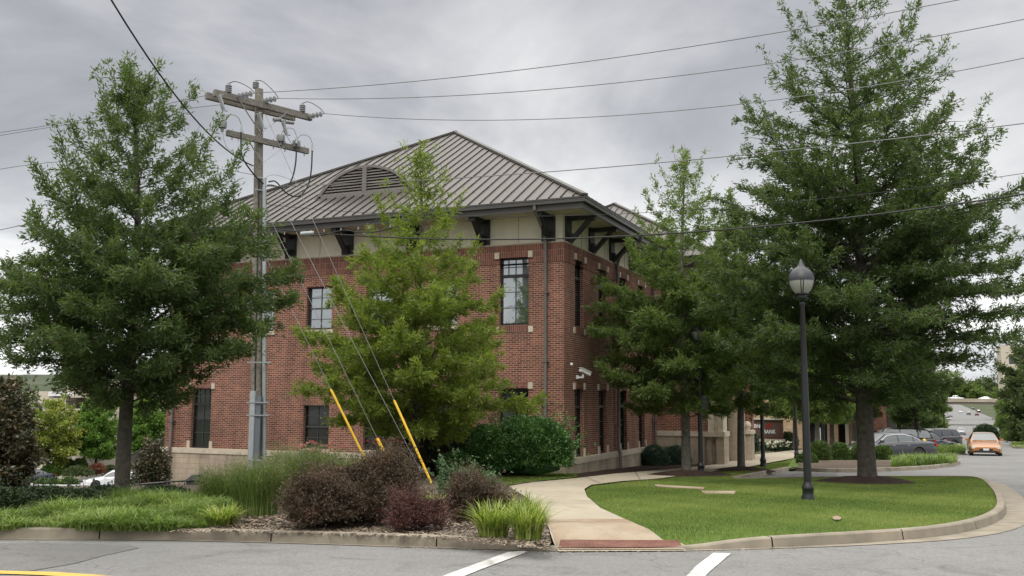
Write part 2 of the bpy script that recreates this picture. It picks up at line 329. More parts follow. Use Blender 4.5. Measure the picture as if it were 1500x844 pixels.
        if parent: o.parent = parent
        if loc is not None: o.location = loc
        if rz is not None: o.rotation_euler = (0, 0, rz)
        return o
def tag(o, label=None, cat=None, group=None, kind=None):
    if label: o['label'] = label
    if cat: o['category'] = cat
    if group: o['group'] = group
    if kind: o['kind'] = kind
    return o
def empty(name, loc=(0, 0, 0), rz=0, label=None, cat=None, group=None):
    o = bpy.data.objects.new(name, None); COL.objects.link(o); o.location = tuple(map(float, loc)); o.rotation_euler = (0, 0, rz); o.empty_display_size = .3
    return tag(o, label, cat, group)
def copy_tree(o, parent=None):
    c = o.copy(); COL.objects.link(c); c.parent = parent
    for ch in [x for x in bpy.data.objects if x.parent == o]: copy_tree(ch, c)
    return c
def poly_in(pts, x, y):
    """vectorised point in polygon"""
    c = np.zeros(len(x), bool); n = len(pts)
    for i in range(n):
        x0, y0 = pts[i]; x1, y1 = pts[(i+1) % n]
        k = ((y0 > y) != (y1 > y)) & (x < (x1-x0)*(y-y0)/(y1-y0+1e-12)+x0); c ^= k
    return c
def sheet(name, pts, m_, off=0.0, cell=1.5, hfun=None, kind='structure'):
    bm = bmesh.new(); vs = [bm.verts.new((float(p[0]), float(p[1]), 0)) for p in pts]; f = bm.faces.new(vs)
    if f.normal.z < 0: f.normal_flip()
    xs = [float(p[0]) for p in pts]; ys = [float(p[1]) for p in pts]
    def cuts(a, b):
        out = []; t = math.floor(a/cell)*cell
        while t < b:
            if t > a: out.append(t)
            t += cell if abs(t) < 60 else cell*8
        return out
    for t in cuts(min(xs), max(xs)): bmesh.ops.bisect_plane(bm, geom=bm.verts[:]+bm.edges[:]+bm.faces[:], plane_co=(t, 0, 0), plane_no=(1, 0, 0))
    for t in cuts(min(ys), max(ys)): bmesh.ops.bisect_plane(bm, geom=bm.verts[:]+bm.edges[:]+bm.faces[:], plane_co=(0, t, 0), plane_no=(0, 1, 0))
    bmesh.ops.triangulate(bm, faces=bm.faces[:]) if False else None
    for v in bm.verts: v.co.z = g(v.co.x, v.co.y)+off+(hfun(v.co.x, v.co.y) if hfun else 0)
    bm.normal_update()
    for f in bm.faces:
        if f.normal.z < 0: f.normal_flip()
    me = bpy.data.meshes.new(name); bm.to_mesh(me); bm.free(); me.materials.append(m_)
    o = bpy.data.objects.new(name, me); COL.objects.link(o)
    if kind: o['kind'] = kind
    return o
def resample(P, step):
    P = [np.array(p, float) for p in P]; out = [P[0]]
    for a, b in zip(P[:-1], P[1:]):
        n = max(1, int(np.linalg.norm((b-a)[:2])/step))
        for i in range(1, n+1): out.append(a+(b-a)*i/n)
    return out
def smooth_path(P, it=3):
    P = [np.array(p, float) for p in P]
    for _ in range(it):
        Q = [P[0]]
        for a, b in zip(P[:-1], P[1:]): Q += [a*.75+b*.25, a*.25+b*.75]
        Q.append(P[-1]); P = Q
    return P
def offset_path(P, d):
    out = []
    for i in range(len(P)):
        a = P[max(i-1, 0)]; b = P[min(i+1, len(P)-1)]; t = (b-a)[:2]; t = t/(np.linalg.norm(t)+1e-9)
        q = P[i].copy(); q[0] += -t[1]*d; q[1] += t[0]*d; out.append(q)
    return out
def kerb(name, P, w=.16, joint=2.15, base=-.05, mat_=None):
    """P rows: x, y, height of the kerb above the road; left-hand side is the land side"""
    P = resample(P, .35); A = P; B = offset_path(P, w); A2 = offset_path(P, .025)
    mb = MB(); run = 0; start = True
    for i in range(len(P)-1):
        seg = np.linalg.norm((P[i+1]-P[i])[:2]); gap = 0
        run += seg
        t0, t1 = 0., 1.
        if run > joint: run = 0; t1 = 1-.02/max(seg, .05)
        def pt(Q, t, h, k=i): q = Q[k]*(1-t)+Q[k+1]*t; return (q[0], q[1], g(q[0], q[1])+h)
        h0, h1 = P[i][2], P[i+1][2]; ht = h0*(1-t1)+h1*t1
        a0, a1 = pt(A, t0, base), pt(A, t1, base); c0, c1 = pt(A2, t0, h0-.02), pt(A2, t1, ht-.02)
        A3 = offset_path(P, .045); d0, d1 = pt(A3, t0, h0), pt(A3, t1, ht); b0, b1 = pt(B, t0, h0), pt(B, t1, ht); e0, e1 = pt(B, t0, base), pt(B, t1, base)
        mb.face([a0, a1, c1, c0]); mb.face([c0, c1, d1, d0]); mb.face([d0, d1, b1, b0]); mb.face([b0, b1, e1, e0])
        if t1 < 1: mb.face([a1, e1, b1, d1, c1])
    return tag(mb.build(name, mat_ or M['concrete']), kind='structure')
def inst_mesh(name, V, Fc, tint, mats, parent=None, mi=None, extra=None):
    """numpy mesh: V (n,k,3) k-gons"""
    n, k = V.shape[:2]; me = bpy.data.meshes.new(name); me.vertices.add(n*k); me.vertices.foreach_set('co', V.reshape(-1).astype('f'))
    me.loops.add(n*k); me.loops.foreach_set('vertex_index', np.arange(n*k, dtype='i')); me.polygons.add(n)
    me.polygons.foreach_set('loop_start', np.arange(0, n*k, k, dtype='i')); me.polygons.foreach_set('loop_total', np.full(n, k, 'i'))
    at_ = me.attributes.new('tint', 'FLOAT', 'POINT'); at_.data.foreach_set('value', np.repeat(np.clip(tint, 0, 1), k).astype('f'))
    for q in (mats if isinstance(mats, (list, tuple)) else [mats]): me.materials.append(q)
    if mi is not None: me.polygons.foreach_set('material_index', mi.astype('i'))
    me.update(); o = bpy.data.objects.new(name, me); COL.objects.link(o)
    if parent: o.parent = parent
    return o
def norm(a): return a/(np.linalg.norm(a, axis=-1, keepdims=True)+1e-9)
def leaves(rng, C_, D_, k, ln, wd, spread=.9, droop=.15, jit=.05, ct=None):
    n = len(C_); C2 = np.repeat(C_, k, 0)+rng.normal(0, jit, (n*k, 3)); D2 = np.repeat(D_, k, 0)
    d = norm(D2*.7+rng.normal(0, spread*.6, (n*k, 3))+np.array([0, 0, -droop])); l = ln*rng.uniform(.65, 1.2, (n*k, 1))
    w = norm(np.cross(d, rng.normal(0, 1, (n*k, 3))))*wd*rng.uniform(.7, 1.2, (n*k, 1))*.5
    md = C2+d*l*.45
    V = np.stack([C2, md+w, C2+d*l, md-w], 1)
    t = np.repeat(ct if ct is not None else rng.uniform(0, 1, n), k)*.6+rng.uniform(0, 1, n*k)*.4
    return V, t
def blades(rng, B, h, w, lean, nseg=2, tint=None, dirs=None):
    """bent blades as chains of quads -> returns V(n*nseg,4,3)"""
    n = len(B); az = rng.uniform(0, 2*pi, n) if dirs is None else dirs
    hd = np.stack([np.cos(az), np.sin(az), np.zeros(n)], 1); sd_ = np.stack([-np.sin(az), np.cos(az), np.zeros(n)], 1)
    tw = rng.uniform(-1, 1, (n, 1)); sd_ = norm(sd_+hd*tw*.6); h = np.asarray(h).reshape(-1, 1)*np.ones((n, 1)); lean = np.asarray(lean).reshape(-1, 1)*np.ones((n, 1))
    Q = []; pts = []
    for j in range(nseg+1):
        s = j/nseg; pts.append((B+hd*h*lean*s**2+np.array([0, 0, 1])*h*(s-.35*lean*s**2.5), w*(1-s**1.8)*.5+w*.04))
    for j in range(nseg):
        (a, wa), (b, wb) = pts[j], pts[j+1]
        Q.append(np.stack([a-sd_*wa, a+sd_*wa, b+sd_*wb, b-sd_*wb], 1))
    V = np.concatenate(Q); t = rng.uniform(0, 1, n) if tint is None else tint
    return V, np.tile(t, nseg)
# ------------------------------------------------------------------ terrain
def gw(px, py, off=0.0): P = gnd(px, py, off); return np.array([P[0], P[1]])
def grid_mesh(name, xs, ys, zf, m_, smooth=True):
    v = [(x, y, zf(x, y)) for y in ys for x in xs]; n = len(xs)
    f = [(j*n+i, j*n+i+1, (j+1)*n+i+1, (j+1)*n+i) for j in range(len(ys)-1) for i in range(n-1)]
    me = bpy.data.meshes.new(name); me.from_pydata(v, [], f); me.materials.append(m_)
    if smooth: me.polygons.foreach_set('use_smooth', [True]*len(f))
    o = bpy.data.objects.new(name, me); COL.objects.link(o); return o
xs = sorted(set([-1800, -1200, -800, -500, -350, -250, -200, -160, -130] + list(range(-110, 61, 3)) + list(range(70, 300, 12)) + [350, 450, 600, 900, 1300, 1800]))
ys = sorted(set([-600, -300, -150, -80, -40] + list(range(-24, 100, 3)) + list(range(100, 420, 12)) + [450, 500, 600, 750, 900, 1200, 1600, 2200]))
tag(grid_mesh('ground', xs, ys, lambda x, y: g(x, y)-.3, M['terrain']), kind='structure')
rng0 = np.random.default_rng(5)
def hillz(x, y, seed): return 0
hx = np.linspace(-900, 40, 110)
hv = []; hf = []
for j, (yy, hh) in enumerate(((520, -8), (560, 8), (640, 17), (900, 22))):
    for i, x in enumerate(hx):
        hv.append((x, yy+30*sin(x*.01), hh*(1+.14*sin(x*.011+j))+(0 if j == 0 else 1.2*sin(x*.23+j)+.8*sin(x*.61+2*j))+rng0.uniform(-.7, .7)*(j > 0)))
nx_ = len(hx)
for j in range(3):
    for i in range(nx_-1): hf.append((j*nx_+i, j*nx_+i+1, (j+1)*nx_+i+1, (j+1)*nx_+i))
me = bpy.data.meshes.new('hills'); me.from_pydata(hv, [], hf); me.materials.append(ground_mat('wooded_hill', (.045, .06, .04), (.085, .10, .06), (.035, .045, .035), .03, .25, bump=1, dist=1.5))
ho = bpy.data.objects.new('hills', me); COL.objects.link(ho); ho['kind'] = 'structure'

# ------------------------------------------------------------------ kerb line, road, pavement, lawn, beds
kp = [(-330, 789, .15), (-150, 789.5, .15), (0, 790, .15), (233, 790.6, .15), (420, 795, .15), (634, 802, .15), (740, 805, .13), (811, 806.5, .03), (905, 807, .02), (1001, 806.5, .03), (1100, 804, .13), (1188, 800.5, .15),
      (1290, 794.5, .15), (1380, 787, .15), (1440, 775, .15), (1470, 761, .15), (1476, 748, .15), (1469, 730, .15), (1456, 716, .15)]
KP = [np.array([*gw(a, b), h]) for a, b, h in kp]
KQ = [np.array([*gw(a, b), .15]) for a, b in ((1446, 708), (1430, 704.6), (1395, 703.6), (1324, 703.8), (1240, 704.6), (1150, 706), (1095, 707.5), (1080, 706.5), (1088, 704), (1120, 697), (1160, 689.5))]
KR = [np.array([*gw(a, b), .15]) for a, b in ((1172, 690.5), (1215, 692.6), (1294, 691.5), (1360, 688), (1390, 684.5), (1404, 681.5), (1409, 678.5))]
KS = [np.array([*lw(a, b), .15]) for a, b in ((11.6, 22.6), (10.6, 23.6), (8, 23.8), (4.6, 23.4))]
K_all = smooth_path(KP+KQ[:-3], 2)
K_pocket = [K_all[-1]]+KQ[-3:]+KR[:1]
K_isl = smooth_path(KR+KS, 2)
K_full = K_all+K_pocket[1:]+K_isl[1:]
kerb('kerb', K_full)
front_n = len(K_all)
def xy(P): return [(p[0], p[1]) for p in P]
# asphalt: one sheet up to the kerb, round the lawn, the car park and the long road
road_pts = [(-90, -45)]+[(-90, K_full[0][1])]+xy(offset_path(K_full, .08))+[tuple(lw(4.4, 24)), tuple(lw(4.2, 70)), tuple(lw(11.9, 71)), tuple(lw(11.9, 130)), tuple(lw(11.5, 300)), tuple(lw(11.5, 900)), tuple(lw(37, 900)), tuple(lw(37, 160)), tuple(lw(32, 50)), tuple(lw(60, 30)), tuple(lw(75, -45)), (40, -45)]
sheet('road', road_pts[::-1], M['asphalt'], 0.0, 3)
# concrete gutter pan
gu = resample([p for p in K_all], .5); G2 = []
for i, p in enumerate(gu):
    w = .10+.34*min(1, max(0, (p[0]-3.5)/4))
    a = gu[max(i-1, 0)]; b = gu[min(i+1, len(gu)-1)]; t = (b-a)[:2]; t /= np.linalg.norm(t); G2.append((p[0]+t[1]*w, p[1]-t[0]*w))
mb = MB()
for i in range(len(gu)-1):
    q = [(G2[i][0], G2[i][1]), (G2[i+1][0], G2[i+1][1]), (gu[i+1][0], gu[i+1][1]), (gu[i][0], gu[i][1])]
    mb.face([(a, b, g(a, b)+.008) for a, b in q])
tag(mb.build('gutter_pan', M['concrete']), kind='structure')
# older asphalt patch, paint
sheet('asphalt_patch', [gw(*p) for p in ((-300, 797), (0, 796.5), (120, 797), (190, 799), (205, 803), (150, 815), (110, 826), (40, 838), (-300, 842))], M['asphalt2'], .006, 2)
sheet('asphalt_patch', [gw(*p) for p in ((1150, 700), (1168, 692), (1225, 694), (1228, 699), (1215, 704), (1150, 705))], M['asphalt2'], .006, 2)
sheet('road_marking', [gw(*p) for p in ((630, 852), (664, 852), (700, 837), (773, 809.5), (768, 808), (745, 809.5), (700, 826))], M['paint'], .010, 2)
sheet('road_marking', [gw(*p) for p in ((990, 862), (1018, 862), (1040, 838), (1071, 811.5), (1045, 811), (1020, 830))], M['paint'], .010, 2)
sheet('road_marking', [gw(*p) for p in ((-300, 838), (0, 837.5), (80, 839.5), (140, 843.5), (200, 849), (190, 852), (60, 844), (0, 842), (-300, 842))], M['yellow_paint'], .012, 2)
def ss(a, b, t): t = min(1, max(0, (t-a)/(b-a))); return t*t*(3-2*t)
def ramp_h(x, y):
    return -.125*(1-ss(12.55, 14.0, y))*(1 if -.2 < x < 3.2 else 0)
walk_px = [(818, 807), (806, 790), (800, 765), (785, 745), (738, 714), (780, 707), (846, 700.7), (903, 694), (966, 689), (1012, 685), (1062, 679), (1092, 667.6), (1162, 660), (1215, 655), (1215, 664), (1168, 670.5), (1127, 678), (1088, 686), (1045, 690.8), (962.5, 701.7), (913, 705), (866, 710.7), (856, 717), (860, 728), (880, 745), (930, 768), (970, 783), (1003, 799), (1004, 806)]
walk = [gw(a, b, .13 if b < 786 else .02) for a, b in walk_px]
# split the pavement into the worn apron by the ramp and the paler slabs behind
sheet('pavement', walk, M['walk'], .14, .3, ramp_h)
apron = [gw(*p, .13 if p[1] < 786 else .02) for p in ((819, 805), (808, 788), (804, 768), (800, 762), (916, 762), (936, 771), (968, 783.5), (1000, 798.5), (1002, 805))]
sheet('pavement_apron', apron, M['walk2'], .149, .3, ramp_h)
tac = [gw(*p) for p in ((818, 802, .035), (1001, 801.5, .035), (993.5, 789.8, .082), (821, 789, .082))]
sheet('tactile_paving', tac, M['tactile'], .160, .3, ramp_h)
# studs of the tactile strip
mb = MB(); a0, a1, b1, b0 = [np.array(t) for t in tac]
for i in range(46):
    for j in range(7):
        u, v = (i+.5)/46, (j+.5)/7; p = (a0*(1-u)+a1*u)*(1-v)+(b0*(1-u)+b1*u)*v; z = g(*p)+.160+ramp_h(*p)
        mb.lathe([(.014, 0), (.010, .006)], (p[0], p[1], z), 6)
tag(mb.build('tactile_studs', M['tactile']), kind='structure')
# pavement joints
mb = MB()
for (a, b) in (((800, 737), (873, 739)), ((815, 765), (925, 766)), ((858, 699), (878, 708)), ((930, 691.5), (938, 703)), ((990, 687), (1008, 696))):
    p, q = gw(*a, .14), gw(*b, .14)
    for k in range(8):
        c, d = p+(q-p)*k/8, p+(q-p)*(k+1)/8; n_ = np.array([-(q-p)[1], (q-p)[0]]); n_ = n_/np.linalg.norm(n_)*.008
        mb.face([(e[0], e[1], g(*e)+.1505) for e in (c-n_, d-n_, d+n_, c+n_)])
tag(mb.build('pavement_joints', M['mulch_dark']), kind='structure')
# lawn
kf = resample(K_full, .4)
i0 = min(range(len(kf)), key=lambda i: abs(kf[i][0]-gw(1032, 806)[0]) + (9 if kf[i][1] > 20 else 0))
i1 = min(range(len(kf)), key=lambda i: np.hypot(*(kf[i][:2]-KQ[-1][:2])))
lawn_edge = xy(offset_path(kf, .10))[i0:i1]
lawn_back = [gw(a, b, .13 if b < 790 else .04) for a, b in ((1160, 674), (1127, 679), (1088, 687), (1045, 691.8), (962.5, 702.7), (913, 706), (868, 711.7), (858, 717), (862, 728), (882, 744), (930, 768))]+[gw(968, 783, .13), gw(1000, 798.5, .02)]
lawn_poly = lawn_edge+[tuple(p) for p in lawn_back]
def lump(x, y): return .025*sin(x*1.3)*sin(y*1.1)+.012*sin(x*3.1+1)*sin(y*2.7)
def lawn_h(x, y): return -.11*(1-ss(12.6, 14.0, y))*(1-ss(2.6, 4.2, x))+.012*sin(x*1.3)*sin(y*1.1)
lawn_o = sheet('lawn', lawn_poly, M['lawn'], .115, .6, lawn_h)
# verge between the building's shrubs and the pavement
v2 = [gw(a, b, .13) for a, b in ((722, 716), (738, 712.5), (780, 706), (846, 700), (846, 695), (800, 694), (720, 696))]
sheet('lawn', v2, M['lawn'], .150, .6)
# left bed and bank
kl = [p for p in resample(K_full[:], .5) if p[0] < gw(811, 806)[0]-.1 and p[1] < 20]
bed = xy(offset_path(kl, .10))+[tuple(gw(a, b, .13)) for a, b in ((808, 795), (801, 766), (786, 746), (738, 714))]+[(-.3, 27.2), (1.6, 29.6), (3.2, 29.8), (5.6, 34.8), (1.2, 30.2), tuple(lw(-16, .2)), (-22, 30), (-30, 30), (-30, kl[0][1])]
bed = [b for i, b in enumerate(bed) if i not in ()]
bed_poly = xy(offset_path(kl, .10))+[tuple(gw(a, b, .13)) for a, b in ((808, 795), (801, 766), (786, 746), (738, 714))]+[(-.6, 27.4), tuple(lw(-.6, -.4)), tuple(lw(-17, -.1)), (-22, 30), (-30, 30), (-30, kl[0][1])]
def bed_h(x, y): return .10*ss(13.2, 15.5, y)+.02*sin(x*2.1)*sin(y*1.7)*ss(13.2, 14, y)
sheet('mulch_bed', bed_poly, M['mulch'], .125, .6, bed_h)
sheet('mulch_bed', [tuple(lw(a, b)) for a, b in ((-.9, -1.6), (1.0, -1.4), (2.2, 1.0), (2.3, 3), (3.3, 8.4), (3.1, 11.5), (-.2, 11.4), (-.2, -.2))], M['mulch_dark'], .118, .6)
isl_poly = xy(offset_path(K_isl, .09))+[tuple(lw(4.6, 19)), tuple(lw(5.2, 15))]
sheet('mulch_bed', isl_poly, M['mulch'], .13, .8)
v3 = [gw(a, b, .13) for a, b in ((1161, 686), (1152, 684), (1150, 675), (1166, 668), (1215, 661), (1262, 661), (1240, 668), (1190, 680), (1172, 683))]
sheet('lawn', v3, M['lawn'], .105, .8)
# dark mulch rings round the trees are small mounds
def mound(px, py, rx, h, ry=None):
    P = gnd(px, py, .13); n = 40; ry = ry or rx*.8; rg = np.random.default_rng(int(px)); V = []; Fc = []
    rr = [0, .25, .5, .7, .85, 1.0, 1.06]; hh = [1, .97, .8, .52, .25, .02, -.25]
    per = 1+.06*np.sin(np.arange(n)*2*pi/n*3+rg.uniform(0, 6))+rg.uniform(-.03, .03, n)
    for r, z in zip(rr, hh):
        for k in range(n):
            a = 2*pi*k/n; x = P[0]+rx*r*per[k]*cos(a); y = P[1]+ry*r*per[k]*sin(a); V.append((x, y, g(x, y)+.13+h*z+rg.uniform(-.015, .015)*(r < 1)))
    for i in range(len(rr)-1):
        for k in range(n): Fc.append((i*n+k, i*n+(k+1) % n, (i+1)*n+(k+1) % n, (i+1)*n+k))
    me = bpy.data.meshes.new('mulch_mound'); me.from_pydata(V, [], Fc); me.materials.append(M['mulch_dark'])
    o = bpy.data.objects.new('mulch_mound', me); COL.objects.link(o); o['kind'] = 'structure'; return P
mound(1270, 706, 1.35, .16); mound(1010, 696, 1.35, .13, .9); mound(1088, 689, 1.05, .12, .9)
# paving stones let into the lawn
for q in (((958, 709.5), (962, 712), (1031, 716.5), (1032, 713.5)), ((1027, 718.5), (1031, 722.5), (1075, 723), (1078, 719))):
    P4 = [gw(a, b, .14) for a, b in q]; mb = MB(); T_ = [(p[0], p[1], g(*p)+.138) for p in P4]; B_ = [(p[0], p[1], g(*p)+.05) for p in P4]
    mb.face(T_[::-1]); [mb.face([B_[i], B_[(i+1) % 4], T_[(i+1) % 4], T_[i]]) for i in range(4)]
    o = mb.build('paving_slab', M['walk2']); tag(o, 'flat pale stone slab in the lawn, %s' % ('the farther and longer of the two' if q[0][0] < 1000 else 'the nearer and shorter of the two'), 'slab', 'stone slabs let into the lawn')
# small litter patch in lawn (bare earth)
sheet('bare_patch', [gw(a, b, .13) for a, b in ((1219, 759), (1226, 757), (1233, 760), (1230, 763), (1222, 763))], M['walk2'], .150, .5)
# far left car park
sheet('parking_lot', [(-130, 74), (-20, 66), (-10, 70), (-12, 112), (-130, 112)], M['lot'], -.2+.03, 4)
# pavements on the far side
def raised(name, pts, m_, h=.14, kerb_=True, cell=3):
    o = sheet(name, pts, m_, h-.015, cell)
    if kerb_:
        P = [np.array([p[0], p[1], h]) for p in pts]; P = P+[P[0]]; A = sum(P[i][0]*P[i+1][1]-P[i+1][0]*P[i][1] for i in range(len(P)-1))
        if A < 0: P = P[::-1]
        kerb('kerb', P, joint=50)
    return o
isl2 = [tuple(lw(a, b)) for a, b in ((10.2, 37.5), (12.1, 38.2), (12.6, 40), (12.5, 47), (11.8, 48.5), (10.4, 48), (9.6, 43))]
raised('planting_island', isl2, M['mulch'])
isl3 = [tuple(lw(a, b)) for a, b in ((17.2, 66), (17.6, 64.5), (19, 63.5), (31, 63), (31, 150), (26, 150), (20.3, 110), (18.2, 85))]
raised('verge', isl3, M['lawn'])
sheet('pavement', [tuple(lw(a, b)) for a, b in ((17.9, 72), (31, 70), (31, 76), (18.2, 77.5))], M['walk'], .150, 3)

# ------------------------------------------------------------------ the brick building
bb = empty('brick_building', (CORNER[0], CORNER[1], 0), -TH, 'two-storey red brick building with a grey metal hip roof and a stone base', 'building')
LA, LB = 16.2, 11.0
ZT, ZC, ZBAND = 5.053, -1.834, 4.43
def wall_open(mb, a0, a1, z0, z1, ops, face, reveal=.19, mi=0):
    """face(a,d,z)->xyz, d inward; ops = (a0,a1,z0,z1)"""
    A = sorted(set([a0, a1]+[v for o in ops for v in o[:2] if a0 < v < a1])); Z = sorted(set([z0, z1]+[v for o in ops for v in o[2:] if z0 < v < z1]))
    for i in range(len(A)-1):
        for j in range(len(Z)-1):
            ca, cz = (A[i]+A[i+1])/2, (Z[j]+Z[j+1])/2
            if any(o[0] < ca < o[1] and o[2] < cz < o[3] for o in ops): continue
            p = [(A[i], Z[j]), (A[i+1], Z[j]), (A[i+1], Z[j+1]), (A[i], Z[j+1])]
            mb.face([face(a, 0, z) for a, z in p], mi, uv=p)
    for o in ops:
        l, r, b, t = o; b = max(b, z0); t = min(t, z1)
        if t <= b: continue
        for (p, q) in (((l, b), (l, t)), ((r, t), (r, b)), ((l, t), (r, t)), ((r, b), (l, b))):
            pts = [face(p[0], 0, p[1]), face(q[0], 0, q[1]), face(q[0], reveal, q[1]), face(p[0], reveal, p[1])]
            uv = [(0, p[1]), (0, q[1]), (reveal, q[1]), (reveal, p[1])] if p[0] == q[0] else [(p[0], 0), (q[0], 0), (q[0], reveal), (p[0], reveal)]
            mb.face(pts[::-1], mi, uv=uv[::-1])
FA = lambda a, d, z: (a, d, z)
FB = lambda a, d, z: (-d, a, z)
opsA = [(-14.94, -14.02, ZC, .38), (-9.86, -8.78, ZC+.1, -.21), (-7.36, -6.30, ZC+.1, -.21), (-4.86, -3.80, ZC+.1, -.21), (-2.24, -1.21, ZC, .38),
        (-14.94, -14.02, 2.42, 4.63), (-12.37, -11.31, 2.46, 4.0), (-9.86, -8.78, 2.46, 4.0), (-7.36, -6.30, 2.46, 4.0), (-4.86, -3.80, 2.46, 4.0), (-2.24, -1.21, 2.42, 4.63)]
opsB = [(y0, y0+.84, ZC, .38) for y0 in (1.02, 3.5, 5.98, 8.47)]+[(y0, y0+.84, 2.42, 4.63) for y0 in (1.05, 3.5, 5.98, 8.47)]
mb = MB(); wall_open(mb, -LA, 0, ZC, ZBAND, [(a, b, c, min(d, ZBAND)) for a, b, c, d in opsA], FA)
mb.build('front_wall', M['brick'], bb)
mb = MB(); wall_open(mb, 0, LB, ZC, ZBAND, [(a, b, c, min(d, ZBAND)) for a, b, c, d in opsB], FB)
mb.build('side_wall', M['brick'], bb)
mb = MB()
for a0, a1, b0, b1 in ((-LA, -LA+.001, 0, 16.2),): mb.box(-LA, -LA+.1, 0.002, 16.2, -4.5, 5.9)
mb.box(-LA+.1, -.3, 16, 16.2, -4.5, 5.9); mb.box(-.1, -.002, LB, 16.2, -3.2, 5.9)
mb.build('rear_wall', M['brick'], bb)
# band of soldier courses standing 3 cm proud, with the two tall windows cutting into it
bp_ = .03
mb = MB(); off = lambda F, e: (lambda a, d, z: F(a, d-e, z))
for (z0, z1, e) in ((ZBAND, ZBAND+.205, .024), (ZBAND+.205, ZBAND+.43, .036), (ZBAND+.43, ZT, .048)):
    wall_open(mb, -LA-e, e, z0, z1, [o for o in opsA if o[3] > z0+.01], off(FA, e), .2+e)
    wall_open(mb, -e, LB, z0, z1, [o for o in opsB if o[3] > z0+.01], off(FB, e), .2+e)
    mb.face([(-LA-e, -e, z1), (e, -e, z1), (e-.1, .1, z1), (-LA, .1, z1)]); mb.face([(e, -e, z1), (e, LB, z1), (-.1, LB, z1), (-.1, .1, z1)])
    mb.face([(-LA-e, .1, z0), (-.1, .1, z0), (e, -e, z0), (-LA-e, -e, z0)]); mb.face([(-.1, .1, z0), (-.1, LB, z0), (e, LB, z0), (e, -e, z0)])
mb.build('soldier_band', M['soldier'], bb)
# stone base and cap
mb = MB()
for F, a0, a1 in ((FA, -LA-.07, .07), (FB, -.07, LB)):
    FF = off(F, .07)
    mb.face([FF(a0, 0, -4.6), FF(a1, 0, -4.6), FF(a1, 0, ZC-.19), FF(a0, 0, ZC-.19)], uv=[(a0, -4.6), (a1, -4.6), (a1, ZC-.19), (a0, ZC-.19)])
mb.face([(-LA-.07, 16, -4.6), (-LA-.07, -.07, -4.6), (-LA-.07, -.07, ZC-.19), (-LA-.07, 16, ZC-.19)], uv=[(0, 0), (16, 0), (16, 2.6), (0, 2.6)])
mb.build('stone_base', M['stone_block'], bb)
mb = MB()
mb.box(-LA-.10, .10, -.10, .0, ZC-.19, ZC); mb.box(-LA-.10, -LA, 0, 16, ZC-.19, ZC); mb.box(.0, .10, 0, LB, ZC-.19, ZC)
# cap joints as shallow dark lines are left to the noise; bevel strip under the cap
mb.build('stone_cap', M['stone'], bb)
mb = MB(); mb.box(-LA+.06, -.06, .06, 16.1, ZT, 6.1); mb.build('upper_wall', M['stucco'], bb)
mb = MB(); mb.box(-LA-.05, .05, -.052, .12, ZT, ZT+.035); mb.box(-.12, .052, .12, LB, ZT, ZT+.035); mb.each('drip_edge', M['stone'], bb)
mb = MB()
for x in (-1.6, -4.2, -5.5, -6.9, -9.4, -12.2, -14.5): mb.box(x-.006, x+.006, .052, .06, ZT+.03, 5.97)
for y in (1.9, 4.4, 6.9): mb.box(-.06, -.052, y-.006, y+.006, ZT+.03, 5.97)
mb.each('panel_joint', M['downspout'], bb)
# soffit, fascia, gutter
O, ZE = 1.11, 6.25
X0, X1, Y0, Y1 = -LA-O, O, -O, 16.2+O
mb = MB(); mb.box(X0+.14, X1-.14, Y0+.14, Y1-.14, 5.965, 6.02); mb.build('soffit', M['soffit'], bb)
mb = MB()
for a in ((X0+.11, X1-.11, Y0+.11, Y0+.14), (X1-.14, X1-.11, Y0+.14, Y1-.14), (X0+.11, X0+.14, Y0+.14, Y1-.14), (X0+.11, X1-.11, Y1-.14, Y1-.11)): mb.box(*a, 5.90, 6.17)
mb.build('fascia', M['fascia'], bb)
mb = MB(); 
for a in ((X0, X1, Y0, Y0+.105), (X1-.105, X1, Y0+.105, Y1), (X0, X0+.105, Y0+.105, Y1)): mb.box(*a, 6.085, 6.235)
for a in ((X0-.015, X1+.015, Y0-.015, Y0+.02), (X1-.02, X1+.015, Y0+.02, Y1)): mb.box(*a, 6.20, 6.238)
mb.build('gutter', M['fascia'], bb)
SL = .592
